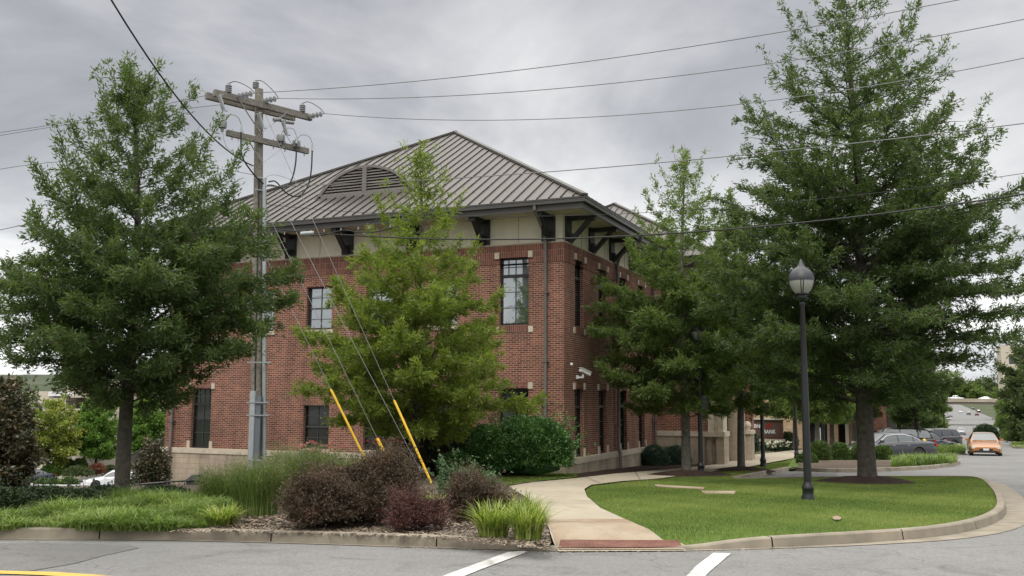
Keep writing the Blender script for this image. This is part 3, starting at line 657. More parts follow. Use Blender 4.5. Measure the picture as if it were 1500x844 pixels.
def hip_roof(X0, X1, Y0, Y1, ze, parent, sp=.405, name='roof'):
    w, d = X1-X0, Y1-Y0; t = min(w, d)/2; zr = ze+SL*t
    if w <= d: r0, r1 = ((X0+X1)/2, Y0+t), ((X0+X1)/2, Y1-t)
    else: r0, r1 = (X0+t, (Y0+Y1)/2), (X1-t, (Y0+Y1)/2)
    mb = MB(); c = [(X0, Y0, ze), (X1, Y0, ze), (X1, Y1, ze), (X0, Y1, ze)]; R0, R1 = (*r0, zr), (*r1, zr)
    if w <= d: fs = [(c[0], c[1], R0), (c[1], c[2], R1, R0), (c[2], c[3], R1), (c[3], c[0], R0, R1)]
    else: fs = [(c[0], c[1], R1, R0), (c[1], c[2], R1), (c[2], c[3], R0, R1), (c[3], c[0], R0)]
    for f in fs: mb.face(f, 0)
    mb.face([c[3], c[2], c[1], c[0]], 1)
    e = .022
    n = int(w/sp)
    for i in range(1, n+1):        # ribs on the -Y slope and +Y slope
        x = X0+i*w/(n+1); run = min(x-X0, X1-x, d/2)
        for (ya, s) in ((Y0, 1), (Y1, -1)): mb.bar((x, ya, ze+e), (x, ya+s*run, ze+SL*run+e), .022, .05, mi=1)
    n = int(d/sp)
    for i in range(1, n+1):
        y = Y0+i*d/(n+1); run = min(y-Y0, Y1-y, w/2)
        for (xa, s) in ((X0, 1), (X1, -1)): mb.bar((xa, y, ze+e), (xa+s*run, y, ze+SL*run+e), .022, .05, mi=1)
    ro = mb.build(name, [M['roof'], M['seam']], parent)
    mb = MB()
    for a, b in ((c[0], R0), (c[1], R0 if w <= d else R1), (c[2], R1), (c[3], R1 if w <= d else R0), (R0, R1)):
        if (Vector(a)-Vector(b)).length > .05: mb.bar((a[0], a[1], a[2]+.04), (b[0], b[1], b[2]+.04), .22, .07, mi=0)
    mb.build('ridge_cap', M['roof'], ro)
    return ro
roof = hip_roof(X0, X1, Y0, Y1, ZE, bb)
# louvred eyebrow vent
yd = .85; xc = -8.1; zb_ = 7.42; hw = 2.15; hh_ = 1.13
def arc(hw, hh, n=28):
    R = (hw*hw+hh*hh)/(2*hh); a = math.asin(min(1, hw/R)); return [(R*sin(-a+2*a*i/n), R*cos(-a+2*a*i/n)-(R-hh)) for i in range(n+1)]
mb = MB(); out = arc(hw, hh_); inn = [(x*.88, .13+z*.80) for x, z in out]
def roofy(z): return (z-ZE)/SL-O
P_ = lambda x, z, y=yd: (xc+x, y, zb_+z)
for i in range(len(out)-1):
    mb.face([P_(*out[i]), P_(*inn[i]), P_(*inn[i+1]), P_(*out[i+1])][::-1] if False else [P_(*inn[i]), P_(*inn[i+1]), P_(*out[i+1]), P_(*out[i])])
    a, b = out[i], out[i+1]; ya, yb = max(yd+.01, roofy(zb_+a[1])+.25), max(yd+.01, roofy(zb_+b[1])+.25)
    mb.face([P_(*a), P_(*b), P_(b[0], b[1], yb), P_(a[0], a[1], ya)], 1)
    mb.face([P_(inn[i][0], inn[i][1]), P_(inn[i][0], inn[i][1], yd+.14), P_(inn[i+1][0], inn[i+1][1], yd+.14), P_(*inn[i+1])])
mb.box(xc-hw, xc+hw, yd-.03, yd+.2, zb_-.14, zb_+.02); mb.box(xc-hw*.88, xc+hw*.88, yd-.01, yd+.14, zb_+.02, zb_+.14)
mb.box(xc-.09, xc+.09, yd-.012, yd+.12, zb_+.14, zb_+hh_-.1)
vent = mb.build('roof_vent', [M['vent'], M['roof']], bb)
mb = MB(); k = 0; z = .17
while z < hh_*.86+.08:
    t = (z-.13)/.80; R = (hw*hw+hh_*hh_)/(2*hh_); xx = R*R-(t+R-hh_)**2
    if xx > 0:
        xw = sqrt(xx)*.88-.03
        if xw > .15: mb.bar((xc-xw, yd+.05, zb_+z), (xc+xw, yd+.05, zb_+z), .10, .02, up=(0, -.75, .65))
    z += .105
mb.build('louvre', M['vent'], vent)
mb = MB(); q = [P_(x, z, yd+.13) for x, z in inn]; mb.face(q[::-1]); mb.build('vent_backing', M['dark'], vent)
# windows
def window(a0, a1, z0, z1, side, tall=True, hi=False, header=True, band=False):
    w, h = a1-a0, z1-z0; dp = .11
    mb = MB(); fw = .05
    mb.box(0, w, dp, dp+.07, 0, fw+.02); mb.box(0, w, dp, dp+.07, h-fw, h); mb.box(0, fw, dp, dp+.07, fw+.02, h-fw); mb.box(w-fw, w, dp, dp+.07, fw+.02, h-fw)
    if tall:
        tz = h*.735; mb.box(fw, w-fw, dp-.02, dp+.07, tz-.045, tz+.045)
    o = mb.build('window', M['frame'], bb)
    o.location = (a0, 0, z0) if side == 'A' else (0, a0, z0); o.rotation_euler = (0, 0, 0 if side == 'A' else pi/2)
    mb = MB(); mb.face([(fw-.01, dp+.05, .03), (w-fw+.01, dp+.05, .03), (w-fw+.01, dp+.05, h-.03), (fw-.01, dp+.05, h-.03)]); mb.build('pane', M['glass_hi'] if hi else M['glass_lo'], o)
    mb = MB(); mw = .022
    def vb(x, a, b): mb.box(x-mw/2, x+mw/2, dp+.025, dp+.049, a, b)
    def hb(z): mb.box(fw, w-fw, dp+.027, dp+.047, z-mw/2, z+mw/2)
    if tall:
        nb = 4 if side == 'A' else 3
        for i in range(1, nb): vb(w*i/nb, tz+.045, h-fw)
        hb((tz+h)/2); vb(w/2, fw, tz-.045)
        for i in (1, 2): hb(fw+(tz-fw)*i/3)
    else:
        vb(w/2, fw, h-fw)
        for i in (1, 2, 3): hb(h*i/4)
        mb.box(fw, w-fw, dp+.0, dp+.05, h*.5-.025, h*.5+.025)
    mb.build('glazing_bars', M['muntin'], o)
    if header:
        mb = MB()
        bz = h-.0 if band else h
        mb.box(-.16, -.0, -.045-(.035 if band else 0), .02, bz-.02, bz+.19); mb.box(w, w+.16, -.045-(.035 if band else 0), .02, bz-.02, bz+.19)
        if z0 > 0: mb.box(-.16, 0, -.03, .02, -.24, -.04); mb.box(w, w+.16, -.03, .02, -.24, -.04)
        else: mb.box(-.14, 0, -.04, .02, 0, .26); mb.box(w, w+.14, -.04, .02, 0, .26)
        mb.each('corner_stone', M['stone'], o)
        mb = MB()
        if z0 > 0: mb.box(0, w, -.022, .03, -.22, -.0)
        if not band: mb.box(0, w, -.012, .02, h+.001, h+.185)
        if mb.v: mb.build('soldier_course', M['soldier'], o)
    else:
        mb = MB(); mb.box(-.09, w+.09, -.04, .1, -.13, 0.002); mb.build('sill', M['stone'], o)
    return o
for a in opsA:
    tall = a[3] > 4.3 or (a[3] > .2 and a[3] < 1)
    window(a[0], a[1], a[2], a[3], 'A', tall, a[2] > 1, tall, a[3] > 4.3)
for a in opsB: window(a[0], a[1], a[2], a[3], 'B', True, False, True, a[3] > 4.3)
# eave brackets
def bracket(pos, side):
    mb = MB(); w = .46
    mb.box(-w/2, w/2, -.02, .06, 0, .90)                       # wall board
    mb.box(-.09, .09, -.86, -.02, .74, .88)                    # beam under the soffit
    mb.bar((0, -.06, .06), (0, -.74, .76), .15, .13)           # diagonal strut
    mb.box(-.1, .1, -.12, -.02, -.0, .34); mb.box(-.11, .11, -.90, -.80, .70, .90)
    o = mb.build('eave_bracket', M['trim_dark'], bb)
    o.location = (pos, 0, ZT+.03) if side == 'A' else (0, pos, ZT+.03); o.rotation_euler = (0, 0, 0 if side == 'A' else pi/2)
for x in (-.53, -2.85, -5.55, -8.2, -10.65, -13.2, -15.6): bracket(x, 'A')
for y in (.5, 2.85, 5.2, 7.7, 10.2): bracket(y, 'B')
# corner post board beside the corner bracket
# downspouts
def downspout(side, a, zt, zb, eave=True):
    mb = MB(); pts = []
    f = (lambda d, z: (a, -d, z)) if side == 'A' else (lambda d, z: (d, a, z))
    if eave: pts += [f(O-.06, 6.12), f(O-.06, 5.96), f(.30, 5.42), f(.17, 5.22)]
    pts += [f(.12, zt if not eave else 5.0), f(.12, ZC+.12), f(.18, ZC-.08), f(.18, zb)]
    mb.tube(pts, .058, 8)
    for z in (3.4, 1.2, -.9): mb.box(*( (a-.09, a+.09, -.19, -.0) if side == 'A' else (0, .19, a-.09, a+.09)), z, z+.04)
    mb.build('downspout', M['downspout'], bb, smooth=True)
downspout('A', -.58, 5, -2.6); downspout('A', -15.78, 5, -3.9); downspout('B', 5.42, 5, -2.55); downspout('B', 10.5, 5, -2.6)
# rear wing: its own hip roof, then the stone-faced entrance
mb = MB(); mb.box(-9, 1.5, 13.4, 24.5, -3.6, 5.05); mb.build('wing_wall', M['brick'], bb)
mb = MB(); mb.box(-9.1, 1.44, 13.46, 24.4, 5.05, 6.1); mb.build('wing_upper_wall', M['stucco'], bb)
wr = hip_roof(-10.9, 2.6, 12.0, 25.6, ZE, bb, name='wing_roof')
mb = MB(); mb.box(-10.8, 2.5, 12.1, 25.5, 5.93, 6.2); mb.build('wing_soffit', M['fascia'], bb)
WY = 11.0; zc2 = -1.24
mb = MB(); mb.box(-.3, 2.16, WY, 13.4, zc2, 2.6); mb.build('entrance_wall', M['brick'], bb)
mb = MB(); mb.box(-.1, 2.16, WY-.06, WY+.3, -3.2, zc2-.2); mb.box(2.16, 2.36, WY-.16, WY+.7, -3.2, zc2-.2); mb.box(2.36, 2.56, WY-.05, WY+.7, -3.2, zc2-.2); mb.box(2.56, 2.88, WY-.2, WY+.8, -3.2, zc2-.2)
mb.box(2.06, 2.84, WY+4.6, WY+4.9, -3.4, 1.6); mb.box(2.62, 2.96, WY+5.6, WY+6.6, -3.4, -1.5)
mb.each('entrance_stone_base', M['stone_block'], bb)
mb = MB(); mb.box(-.1, 2.16, WY-.10, WY, zc2-.2, zc2); mb.box(2.10, 2.92, WY-.26, WY+.85, zc2-.2, zc2+.0); mb.box(2.20, 2.46, WY-.06, WY+.6, zc2, 1.4); mb.box(2.46, 2.62, WY+.02, WY+.6, zc2, 1.4); mb.box(2.62, 2.84, WY-.12, WY+.7, zc2, .55); mb.box(2.56, 2.80, WY-.1, WY+.7, .55, 2.2)
mb.box(2.57, 3.01, WY+5.5, WY+6.7, -1.5, -1.34)
mb.lathe([(.0, .42), (.12, .40), (.19, .28), (.2, .2), (.14, .06), (.12, 0)][::-1], (2.76, WY+5.9, -1.34), 16)
mb.each('entrance_stone', M['stone'], bb)
mb = MB(); mb.box(2.36, 2.74, WY+7.5, WY+8, -3.4, 2.2); mb.box(1.55, 2.90, WY+.2, WY+8, 2.21, 2.8); mb.each('entrance_brickwork', M['brick'], bb)
mb = MB(); mb.box(2.10, 2.15, WY+4.5, WY+4.59, -3, .6); mb.build('entrance_dark_gap', M['trim_dark'], bb)  # black bar stands in for the shaded gap between the entrance walls

# drive-through canopy at the left rear, curved metal roof
A0 = at(182, 668, 47); B0 = at(262, 624, 50)
dt = empty('drive_through_canopy', (0, 0, 0), 0, 'curved grey metal canopy roof behind the left end of the brick building', 'canopy')
mb = MB(); n = 12; arcp = []
for i in range(n+1):
    t = i/n; arcp.append((A0[0]+.3+t*6.5, A0[2]+2.35*sin(min(1, t*1.0)*pi/2)))
for i in range(n):
    (xa, za), (xb, zb) = arcp[i], arcp[i+1]
    for j, (ya, yb) in enumerate(((47, 52),)): mb.face([(xa, ya, za), (xb, ya+.0, zb), (xb, yb, zb+.4), (xa, yb, za+.4)])
for j in range(12):
    y = 47+.42*j
    mb.tube([(x, y, z+.03+.4*(y-47)/5) for x, z in arcp], .03, 5, 1)
mb.build('roof', [M['roof'], M['seam']], dt)
mb = MB(); 
for i in range(n):
    (xa, za), (xb, zb) = arcp[i], arcp[i+1]; mb.face([(xa, 47, A0[2]-.25), (xb, 47, A0[2]-.25), (xb, 47, zb), (xa, 47, za)])
mb.box(arcp[0][0]-.1, arcp[-1][0], 46.9, 52, A0[2]-.35, A0[2]-.02); mb.build('fascia', M['fascia'], dt)
mb = MB(); 
for x in (arcp[0][0]+.5, arcp[0][0]+3.5): mb.box(x, x+.35, 47.3, 47.65, A0[2]-4.6, A0[2]-.35)
mb.each('column', M['stone'], dt)
#@@OBJ
# ------------------------------------------------------------------ buff brick building and sign beyond the entrance
def planeX(px, py, Y):      # intersection of a line of sight with the street-grid plane Y
    v = ray(px, py); n = np.array([LY[0], LY[1]]); t = (CORNER@LY+Y)/(v[0]*n[0]+v[1]*n[1]); P = v*t; X_, Y_ = wl(P[0], P[1]); return X_, P[2]
YB = 62.0
b2 = empty('brick_building', (*lw(0, YB), 0), -TH, 'low buff brick building with dark openings, beyond the bank sign', 'building')
xl = planeX(1092, 640, YB)[0]; zg = g(*lw(2, YB))-.2
o1 = (planeX(1185, 640, YB)[0], planeX(1212, 640, YB)[0]); o2 = (planeX(1228, 640, YB)[0], planeX(1238.5, 640, YB)[0]); ot = planeX(1190, 613, YB)[1]
xr = planeX(1258, 640, YB)[0]
mb = MB(); wall_open(mb, xl-6, xr, zg, 4.2, [(o1[0], o1[1], zg-.1, ot), (o2[0], o2[1], zg-.1, ot)], FA, 1.2); mb.box(xl-6, xr, .002+1.2, 14, zg, 4.2)
mb.build('wall', M['beige_brick'], b2)
mb = MB(); mb.box(xl-6.1, xr+.1, -.1, 14.1, 4.2, 4.5); mb.box(o1[0]-.3, o1[0]-.05, -.05, .1, zg, ot); mb.box(o2[1]+.03, o2[1]+.3, -.25, .1, zg, ot+.4); mb.each('stone_trim', M['stone'], b2)
mb = MB(); mb.box(o1[0], o1[1], .9, 1.19, zg, ot); mb.box(o2[0], o2[1], .9, 1.19, zg, ot); mb.each('doorway', M['dark'], b2)
mb = MB(); mb.box(o1[0]+.75, o1[0]+1.0, .3, .35, zg+.5, zg+1.9); mb.box(o1[0]+.5, o1[0]+.95, .3, .35, zg+.3, zg+.7); mb.build('poster', M['white_metal'], b2)
b3 = empty('brick_building', (*lw(xr+.1, YB+4), 0), -TH, 'red brick building end with a small dark window behind the large street tree', 'building')
mb = MB(); wall_open(mb, 0, 2.6, zg, 3.4, [(.6, 1.3, zg+.3, zg+1.6), (.4, 1.8, zg+2.8, zg+3.3)], FA, .3); mb.box(0, 2.6, .3, 12, zg, 3.4); mb.build('wall', M['brick'], b3)
mb = MB(); mb.box(.6, 1.3, .2, .28, zg+.3, zg+1.6); mb.build('window', M['dark'], b3)
# bank sign on a low brick wall
YS = 46.0
sg = empty('bank_sign', (*lw(planeX(1124, 640, YS)[0], YS), 0), -TH, 'dark bank sign panel in a brick wall with a pale cap', 'sign')
s0 = planeX(1099, 630, YS)[0]-planeX(1124, 640, YS)[0]; s1 = planeX(1147, 630, YS)[0]-planeX(1124, 640, YS)[0]
zt_ = planeX(1124, 613.5, YS)[1]; zb2 = planeX(1124, 643, YS)[1]; zgs = g(*lw(-.5, YS))-.1
mb = MB(); mb.box(s0, s0+.2, -.1, .25, zb2, zt_-.08); mb.box(s1-.2, s1, -.1, .25, zb2, zt_-.08); mb.box(s0+.2, s1-.2, -.1, .25, zb2, zb2+.18); mb.box(s0+.2, s1-.2, .06, .25, zb2+.18, zt_-.08); mb.box(s0-.05, s1+.05, -.15, .28, zgs, zb2-.22); mb.build('brick_surround', brick('dark_brick', (.13, .05, .035), (.09, .035, .028), (.2, .15, .12)), sg)
mb = MB(); mb.box(s0-.1, s1+.1, -.2, .35, zt_-.08, zt_+.05); mb.box(s0-.15, s1+.15, -.2, .33, zb2-.2, zb2-.01); mb.each('stone_cap', M['stone'], sg)
mb = MB(); mb.box(s0+.21, s1-.21, -.05, .05, zb2+.19, zt_-.09); panel = mb.build('panel', simple('sign_face', (.095, .058, .045), .4), sg)
def text(txt, size, loc, parent, m_, name='lettering', rot=(pi/2, 0, 0), ext=.01, sx=1):
    cu = bpy.data.curves.new(name, 'FONT'); cu.body = txt; cu.size = size; cu.extrude = ext; cu.align_x = 'LEFT'; cu.offset = size*.015
    to = bpy.data.objects.new('tmp', cu); COL.objects.link(to); dg = bpy.context.evaluated_depsgraph_get(); dg.update()
    me = bpy.data.meshes.new_from_object(to.evaluated_get(dg)); bpy.data.objects.remove(to)
    me.materials.clear(); me.materials.append(m_); o = bpy.data.objects.new(name, me); COL.objects.link(o); o.parent = parent; o.location = loc; o.rotation_euler = rot; o.scale = (sx, 1, 1); return o
hgt = zt_-zb2
text('BNC', .40, (s0+.28, -.065, zb2+hgt*.54), panel, M['white_metal'], sx=.92); text('BANK', .40, (s0+.98, -.065, zb2+hgt*.27), panel, M['white_metal'], sx=.86)
mb = MB(); c0 = (s0+1.14, zb2+hgt*.54)
leaf = [(a*.85, b*.85) for a, b in [(0, .0), (.10, .12), (.02, .22), (.22, .26), (.30, .42), (.52, .50), (.46, .34), (.50, .16), (.34, .04), (.16, .03)]]
mb.face([(c0[0]+a, -.07, c0[1]+b) for a, b in leaf]); mb.face([(c0[0]+a, -.056, c0[1]+b) for a, b in leaf][::-1])
for i in range(len(leaf)): a, b = leaf[i], leaf[(i+1) % len(leaf)]; mb.face([(c0[0]+a[0], -.056, c0[1]+a[1]), (c0[0]+b[0], -.056, c0[1]+b[1]), (c0[0]+b[0], -.07, c0[1]+b[1]), (c0[0]+a[0], -.07, c0[1]+a[1])])
mb.build('leaf_emblem', simple('sign_red', (.26, .012, .012), .4), panel)
# far beige apartment block, left
ab = empty('apartment_building', (0, 118, 0), 0, 'beige three-storey apartment block far behind the left trees', 'building')
M['beige_paint'] = simple('beige_render', (.36, .32, .24), .9, noise=.06, nscale=.3); M['beige_light'] = simple('pale_render', (.50, .45, .37), .9, noise=.05, nscale=.3)
def fx(px, y, py=600): return at(px, py, y)[0]
def fz(py, y, px=200): return at(px, py, y)[2]
D = 118
def ap_wall(name, px0, px1, y, pyt, m_, ops=()):
    mb = MB(); x0, x1 = fx(px0, y), fx(px1, y); zt = fz(pyt, y)
    oo = [(fx(a, y), fx(b, y), fz(d, y), fz(c, y)) for a, b, c, d in ops]
    wall_open(mb, x0, x1, -11, zt, oo, lambda a, d, z: (a, y-118+d, z), .4); mb.face([(x0, y-118, zt), (x1, y-118, zt), (x1, y-98, zt), (x0, y-98, zt)]); mb.face([(x0, y-98, -11), (x0, y-118, -11), (x0, y-118, zt), (x0, y-98, zt)]); mb.face([(x1, y-118, -11), (x1, y-98, -11), (x1, y-98, zt), (x1, y-118, zt)])
    w = mb.build(name, m_, ab)
    for a, b, c, d in oo:
        k = MB(); k.box(a, b, y-118+.2, y-118+.3, c, d); k.build('window', M['glass_hi'], ab)
        k = MB(); k.box(a-.06, b+.06, y-118-.04, y-118+.05, d, d+.1); k.build('lintel', M['trim_dark'], ab)
ap_wall('wall', 128, 194, 118, 559, M['beige_paint'], ((145, 153, 584, 596), (168, 171.5, 583, 592), (168, 171, 608, 622)))
ap_wall('wall', 194.2, 262, 121, 560, M['beige_paint'])
ap_wall('wall', -60, 96, 116, 574, M['beige_light'], ((0, 10, 578, 592), (30, 40, 580, 592)))
ap_wall('balcony_recess_wall', 96.2, 127.8, 122, 566, M['beige_paint'], ((101, 107, 584, 598), (108, 116, 584, 598), (101, 112, 611, 622)))
mb = MB()
for py in (583, 602, 628): mb.box(fx(88, 118), fx(128, 118), -2.0, 4, fz(py, 118)-.0, fz(py, 118)+.25)
mb.each('balcony_slab', M['beige_light'], ab)
mb = MB()
for py in (602, 628):
    for k in range(12): x = fx(100, 118)+(fx(116, 118)-fx(100, 118))*k/11; mb.box(x-.02, x+.02, -1.98, -1.92, fz(py, 118)+.25, fz(py, 118)+1.15)
    mb.box(fx(99, 118), fx(117, 118), -2, -1.9, fz(py, 118)+1.15, fz(py, 118)+1.22)
mb.build('balcony_rail', M['trim_dark'], ab)
mb = MB(); mb.box(fx(82, 118), fx(112, 118), -2.2, 0, fz(581, 118), fz(575, 118)); mb.build('awning', M['white_metal'], ab)
mb = MB(); 
for px in (145, 155): mb.box(fx(px, 118)-.1, fx(px, 118)+.1, -.25, -.05, fz(585, 118), fz(560, 118))
mb.each('downpipe', M['trim_dark'], ab)
# pale retaining wall at the back of the car park
rw = MB(); x0, x1 = fx(70, 104), fx(260, 104); rw.box(x0, x1, 104, 104.4, -9.5, fz(656, 104)); rw.box(x0-30, x0, 104, 104.4, -9.5, fz(666, 104)); tag(rw.build('retaining_wall', M['beige_light']), 'long pale plain wall along the back of the lower car park', 'wall')

# ------------------------------------------------------------------ overpass
BC = at(1420, 588, 315.)[:2]; BXC = wl(*BC)[0]; BZ = at(1420, 584, 315.)[2]
def overpass():
    e = empty('overpass', (BC[0], BC[1], 0), -TH, 'concrete road bridge crossing high over the far end of the street', 'bridge')
    zb = at(1420, 592.5, 315.)[2]
    mb = MB(); mb.box(-60, 60, 0, 12, zb, zb+.9); mb.build('deck', simple('bridge_girder', (.13, .105, .09), .8, noise=.2, nscale=.3), e)
    mb = MB(); mb.box(-60, 60, -.25, -.02, zb+.75, BZ); mb.box(-60, 60, 12.02, 12.25, zb+.75, BZ); mb.each('parapet', simple('bridge_concrete', (.34, .29, .23), .9, noise=.15, nscale=.4), e)
    for a, b in ((-60, 10.8-BXC), (38.5-BXC, 60)): mb = MB(); mb.box(a, b, .5, 11.5, -8.5, zb-.01); mb.build('abutment', M['concrete'], e)
overpass()

# ------------------------------------------------------------------ vegetation
def make_tree(px, py, d, H, prof, name, label, seed, leafm, barkm='bark', leaf=.12, wid=.028, nclus=9000, per=8, r0=.18, clear=.2, nl=60, group=None, P=None, cat='tree', rise=.45, fine=True, jit=.05, lean=0, droop=.15, thin=.62):
    rng = np.random.default_rng(seed)
    if P is None: P = at(px, py, d)
    P = np.array(P, float)
    root = empty(name, P, 0, label, cat, group)
    hs = np.array([p[0] for p in prof])*H; Lr = np.array([p[1] for p in prof]); Rr = np.array([p[2] for p in prof])
    def rad(z, az):
        k = (cos(az)+1)/2; return np.interp(z, hs, Lr)*(1-k)+np.interp(z, hs, Rr)*k
    mb = MB(); n = 14; tr = []
    for i in range(n+1):
        t = i/n; wob = .012*H*t; tr.append((wob*sin(3.1*t*2+seed)+lean*t, wob*cos(2.3*t*2+seed), H*.97*t))
    rr = [r0*((1-i/n)**.85)+.008 for i in range(n+1)]; rr[0] = r0*1.28
    trk = [tr[0], tuple(np.array(tr[0])*.6+np.array(tr[1])*.4-np.array([0, 0, .0]))]+tr[1:]
    mb.tube([(tr[0][0], tr[0][1], -.15)]+trk, [r0*1.35, r0*1.2, r0*1.02]+rr[1:], 10)
    def tp(z): t = min(1, max(0, z/(H*.97))); return np.array([np.interp(t, np.linspace(0, 1, n+1), [q[k] for q in tr]) for k in range(3)])
    Cs, Ds, Ts, Wt = [], [], [], []
    hb, ht = hs[0], hs[-1]
    for i in range(nl):
        f = (i+.5)/nl; zt = hb+(ht-hb)*f**1.05; az = i*2.39996+rng.uniform(-.3, .3)
        R = rad(zt, az)*rng.uniform(.80, 1.08); up = rise*(.25+1.5*f)*R*rng.uniform(.7, 1.2)
        zs = max(clear*H*.9, zt-up); s0 = tp(zs); d2 = np.array([cos(az), sin(az), 0]); base = np.array([s0[0], s0[1], zs])
        end = base+d2*R+np.array([0, 0, zt-zs]); m_ = 7; pts = []
        side = np.array([-sin(az), cos(az), 0])*rng.uniform(-.12, .12)*R
        for k in range(m_+1):
            t = k/m_; q = base+(end-base)*t+side*sin(pi*t)+np.array([0, 0, 1])*(.10*R*sin(pi*t)*(1 if f < .5 else -.6)); pts.append(q)
        lr = max(.012, r0*.34*(R/max(Rr.max(), Lr.max()))**.8*(1-.5*f))
        mb.tube(pts, [lr*(1-.85*k/m_) for k in range(m_+1)], 5)
        nb = max(4, int(R/.22)); pts = np.array(pts)
        for j in range(nb):
            s = .16+.84*(j+.5)/nb; idx = s*m_; a = int(min(m_-1, idx)); q = pts[a]*(1-(idx-a))+pts[a+1]*(idx-a); sd = 1 if j % 2 else -1
            ang = az+sd*rng.uniform(.5, 1.15); ln = (.30*R+.25)*(1.1-.55*s)*rng.uniform(.7, 1.15)
            dd = np.array([cos(ang), sin(ang), rng.uniform(-.15, .35)+.5*f*rise]); e2 = q+dd*ln
            if fine: mb.tube([q, (q+e2)/2+np.array([0, 0, .03*ln]), e2], [lr*.35, lr*.22, .004], 4)
            kk = max(3, int(ln/.11)); u = (np.arange(kk)+.6)/kk
            c = q+(e2-q)*u[:, None]+rng.normal(0, .035+.022*ln, (kk, 3)); Cs.append(c); Ds.append(np.tile(norm(dd), (kk, 1))+np.array([0, 0, .1])); Ts.append(np.full(kk, rng.uniform(.1, .9)))
        kk = max(3, int(R/.16)); u = .3+.7*(np.arange(kk)+.5)/kk
        c = np.stack([np.interp(u*m_, np.arange(m_+1), pts[:, k]) for k in range(3)], 1)+rng.normal(0, .07, (kk, 3)); Cs.append(c); Ds.append(np.tile(norm(end-base), (kk, 1))); Ts.append(np.full(kk, rng.uniform(.2, .9)))
        # wispy leading shoots at the tips
        if rng.uniform() < .75:
            dd = norm(end-base)*.6+np.array([0, 0, .25+.9*f*min(1, rise*2)]); ln = rng.uniform(.3, .7)*(.5+.5*H/10)*(1+1.1*max(0, f-.4)); kk = int(ln/.07); u = np.arange(kk)/kk
            c = end+norm(dd)*ln*u[:, None]; Cs.append(c); Ds.append(np.tile(norm(dd), (kk, 1))); Ts.append(np.full(kk, .7)); mb.tube([end, end+norm(dd)*ln], [.008, .003], 3)
    for k in range(int(14*H/10)):
        z = ht*(.86+.14*k/14); q = tp(z)+rng.normal(0, .05, 3); q[2] = z; dd = norm(np.array([rng.normal(0, .5), rng.normal(0, .5), 1])); ln = rng.uniform(.3, .7); u = np.arange(7)/7
        Cs.append(q+dd*ln*u[:, None]); Ds.append(np.tile(dd, (7, 1))); Ts.append(np.full(7, .7))
    C_ = np.concatenate(Cs); D_ = np.concatenate(Ds); T_ = np.concatenate(Ts)
    pw_ = 1-thin*np.clip((C_[:, 2]/ht-.5)/.45, 0, 1); idx = rng.choice(len(C_), nclus, replace=True, p=pw_/pw_.sum()); C_ = C_[idx]+rng.normal(0, .032 if fine else .06, (nclus, 3)); D_ = D_[idx]; T_ = T_[idx]*.7+rng.uniform(0, .3, nclus)
    V, t = leaves(rng, C_, D_, per, leaf, wid, jit=jit, ct=T_, droop=droop)
    inst_mesh('crown', V, None, t, M[leafm], root)
    mb.build('trunk', M[barkm], root, smooth=True)
    return root
def P_(L_): return L_
tA = [(.22, .9, .8), (.27, 1.9, 1.6), (.32, 2.9, 2.2), (.38, 3.4, 2.8), (.45, 3.4, 3.1), (.52, 3.0, 3.3), (.60, 2.5, 3.2), (.68, 2.2, 2.9), (.78, 2.0, 2.3), (.86, 1.4, 1.8), (.93, .9, 1.3), (1.0, .15, .25)]
tA = [(.21, .7, .8), (.26, 1.45, 1.15), (.35, 2.4, 2.15), (.46, 2.4, 2.75), (.58, 1.9, 2.5), (.657, 1.5, 2.15), (.78, 1.4, 1.6), (.855, 1.0, 1.25), (.92, .5, .8), (.96, .25, .35), (1.0, .05, .1)]
make_tree(178, 731, 17.8, 7.95, tA, 'oak_tree', 'dark green street oak left of the utility pole, its trunk rising from the grassy bank', 11, 'leaf_dark', leaf=.118, wid=.029, nclus=15500, per=9, r0=.138, nl=86, rise=.42)
tB = [(.12, 1.2, 1.2), (.17, 2.1, 2.3), (.23, 2.7, 3.0), (.30, 3.0, 2.7), (.38, 2.9, 2.8), (.46, 2.5, 2.5), (.55, 2.3, 1.95), (.63, 2.05, 1.65), (.72, 1.55, 1.25), (.80, 1.0, .85), (.90, .45, .45), (1.0, .05, .08)]
make_tree(607, 702, 25.6, 8.85, tB, 'oak_tree', 'bright green narrow-topped oak before the middle of the brick front', 22, 'leaf_mid', leaf=.15, wid=.036, nclus=11000, per=9, thin=.85, r0=.12, nl=72, rise=.40, clear=.13)
tC = [(.18, 1.6, 1.4), (.25, 2.6, 2.4), (.33, 3.2, 2.7), (.43, 3.5, 2.8), (.52, 3.5, 2.8), (.60, 2.9, 2.4), (.70, 2.1, 2.1), (.80, 1.6, 1.6), (.90, .95, 1.0), (1.0, .15, .2)]
G3 = lambda px, py: (lambda P: (P[0], P[1], P[2]-.05))(gnd(px, py, .13))
scl = lambda p, k: [(a, b*k, c*k) for a, b, c in p]
make_tree(1005, 692, 35.4, 10.7, scl(tC, .92), 'oak_tree', 'mid green oak by the right end of the brick building, pale lichened trunk', 33, 'leaf_r', 'bark_pale', leaf=.17, wid=.040, nclus=11500, per=9, thin=.85, r0=.155, nl=80, rise=.45, clear=.17, P=G3(1005, 692))
tD = [(.22, 1.4, 1.4), (.3, 2.3, 2.4), (.42, 2.9, 2.9), (.55, 2.7, 2.7), (.7, 2.0, 2.0), (.85, 1.1, 1.1), (1.0, .15, .15)]
make_tree(1086, 688, 37.9, 9.4, scl(tD, .86), 'oak_tree', 'slim grey-trunked oak before the stone entrance, second from the brick corner', 44, 'leaf_r', 'bark_pale', leaf=.18, wid=.043, nclus=7000, per=9, r0=.135, nl=56, rise=.42, clear=.2, P=G3(1086, 688))
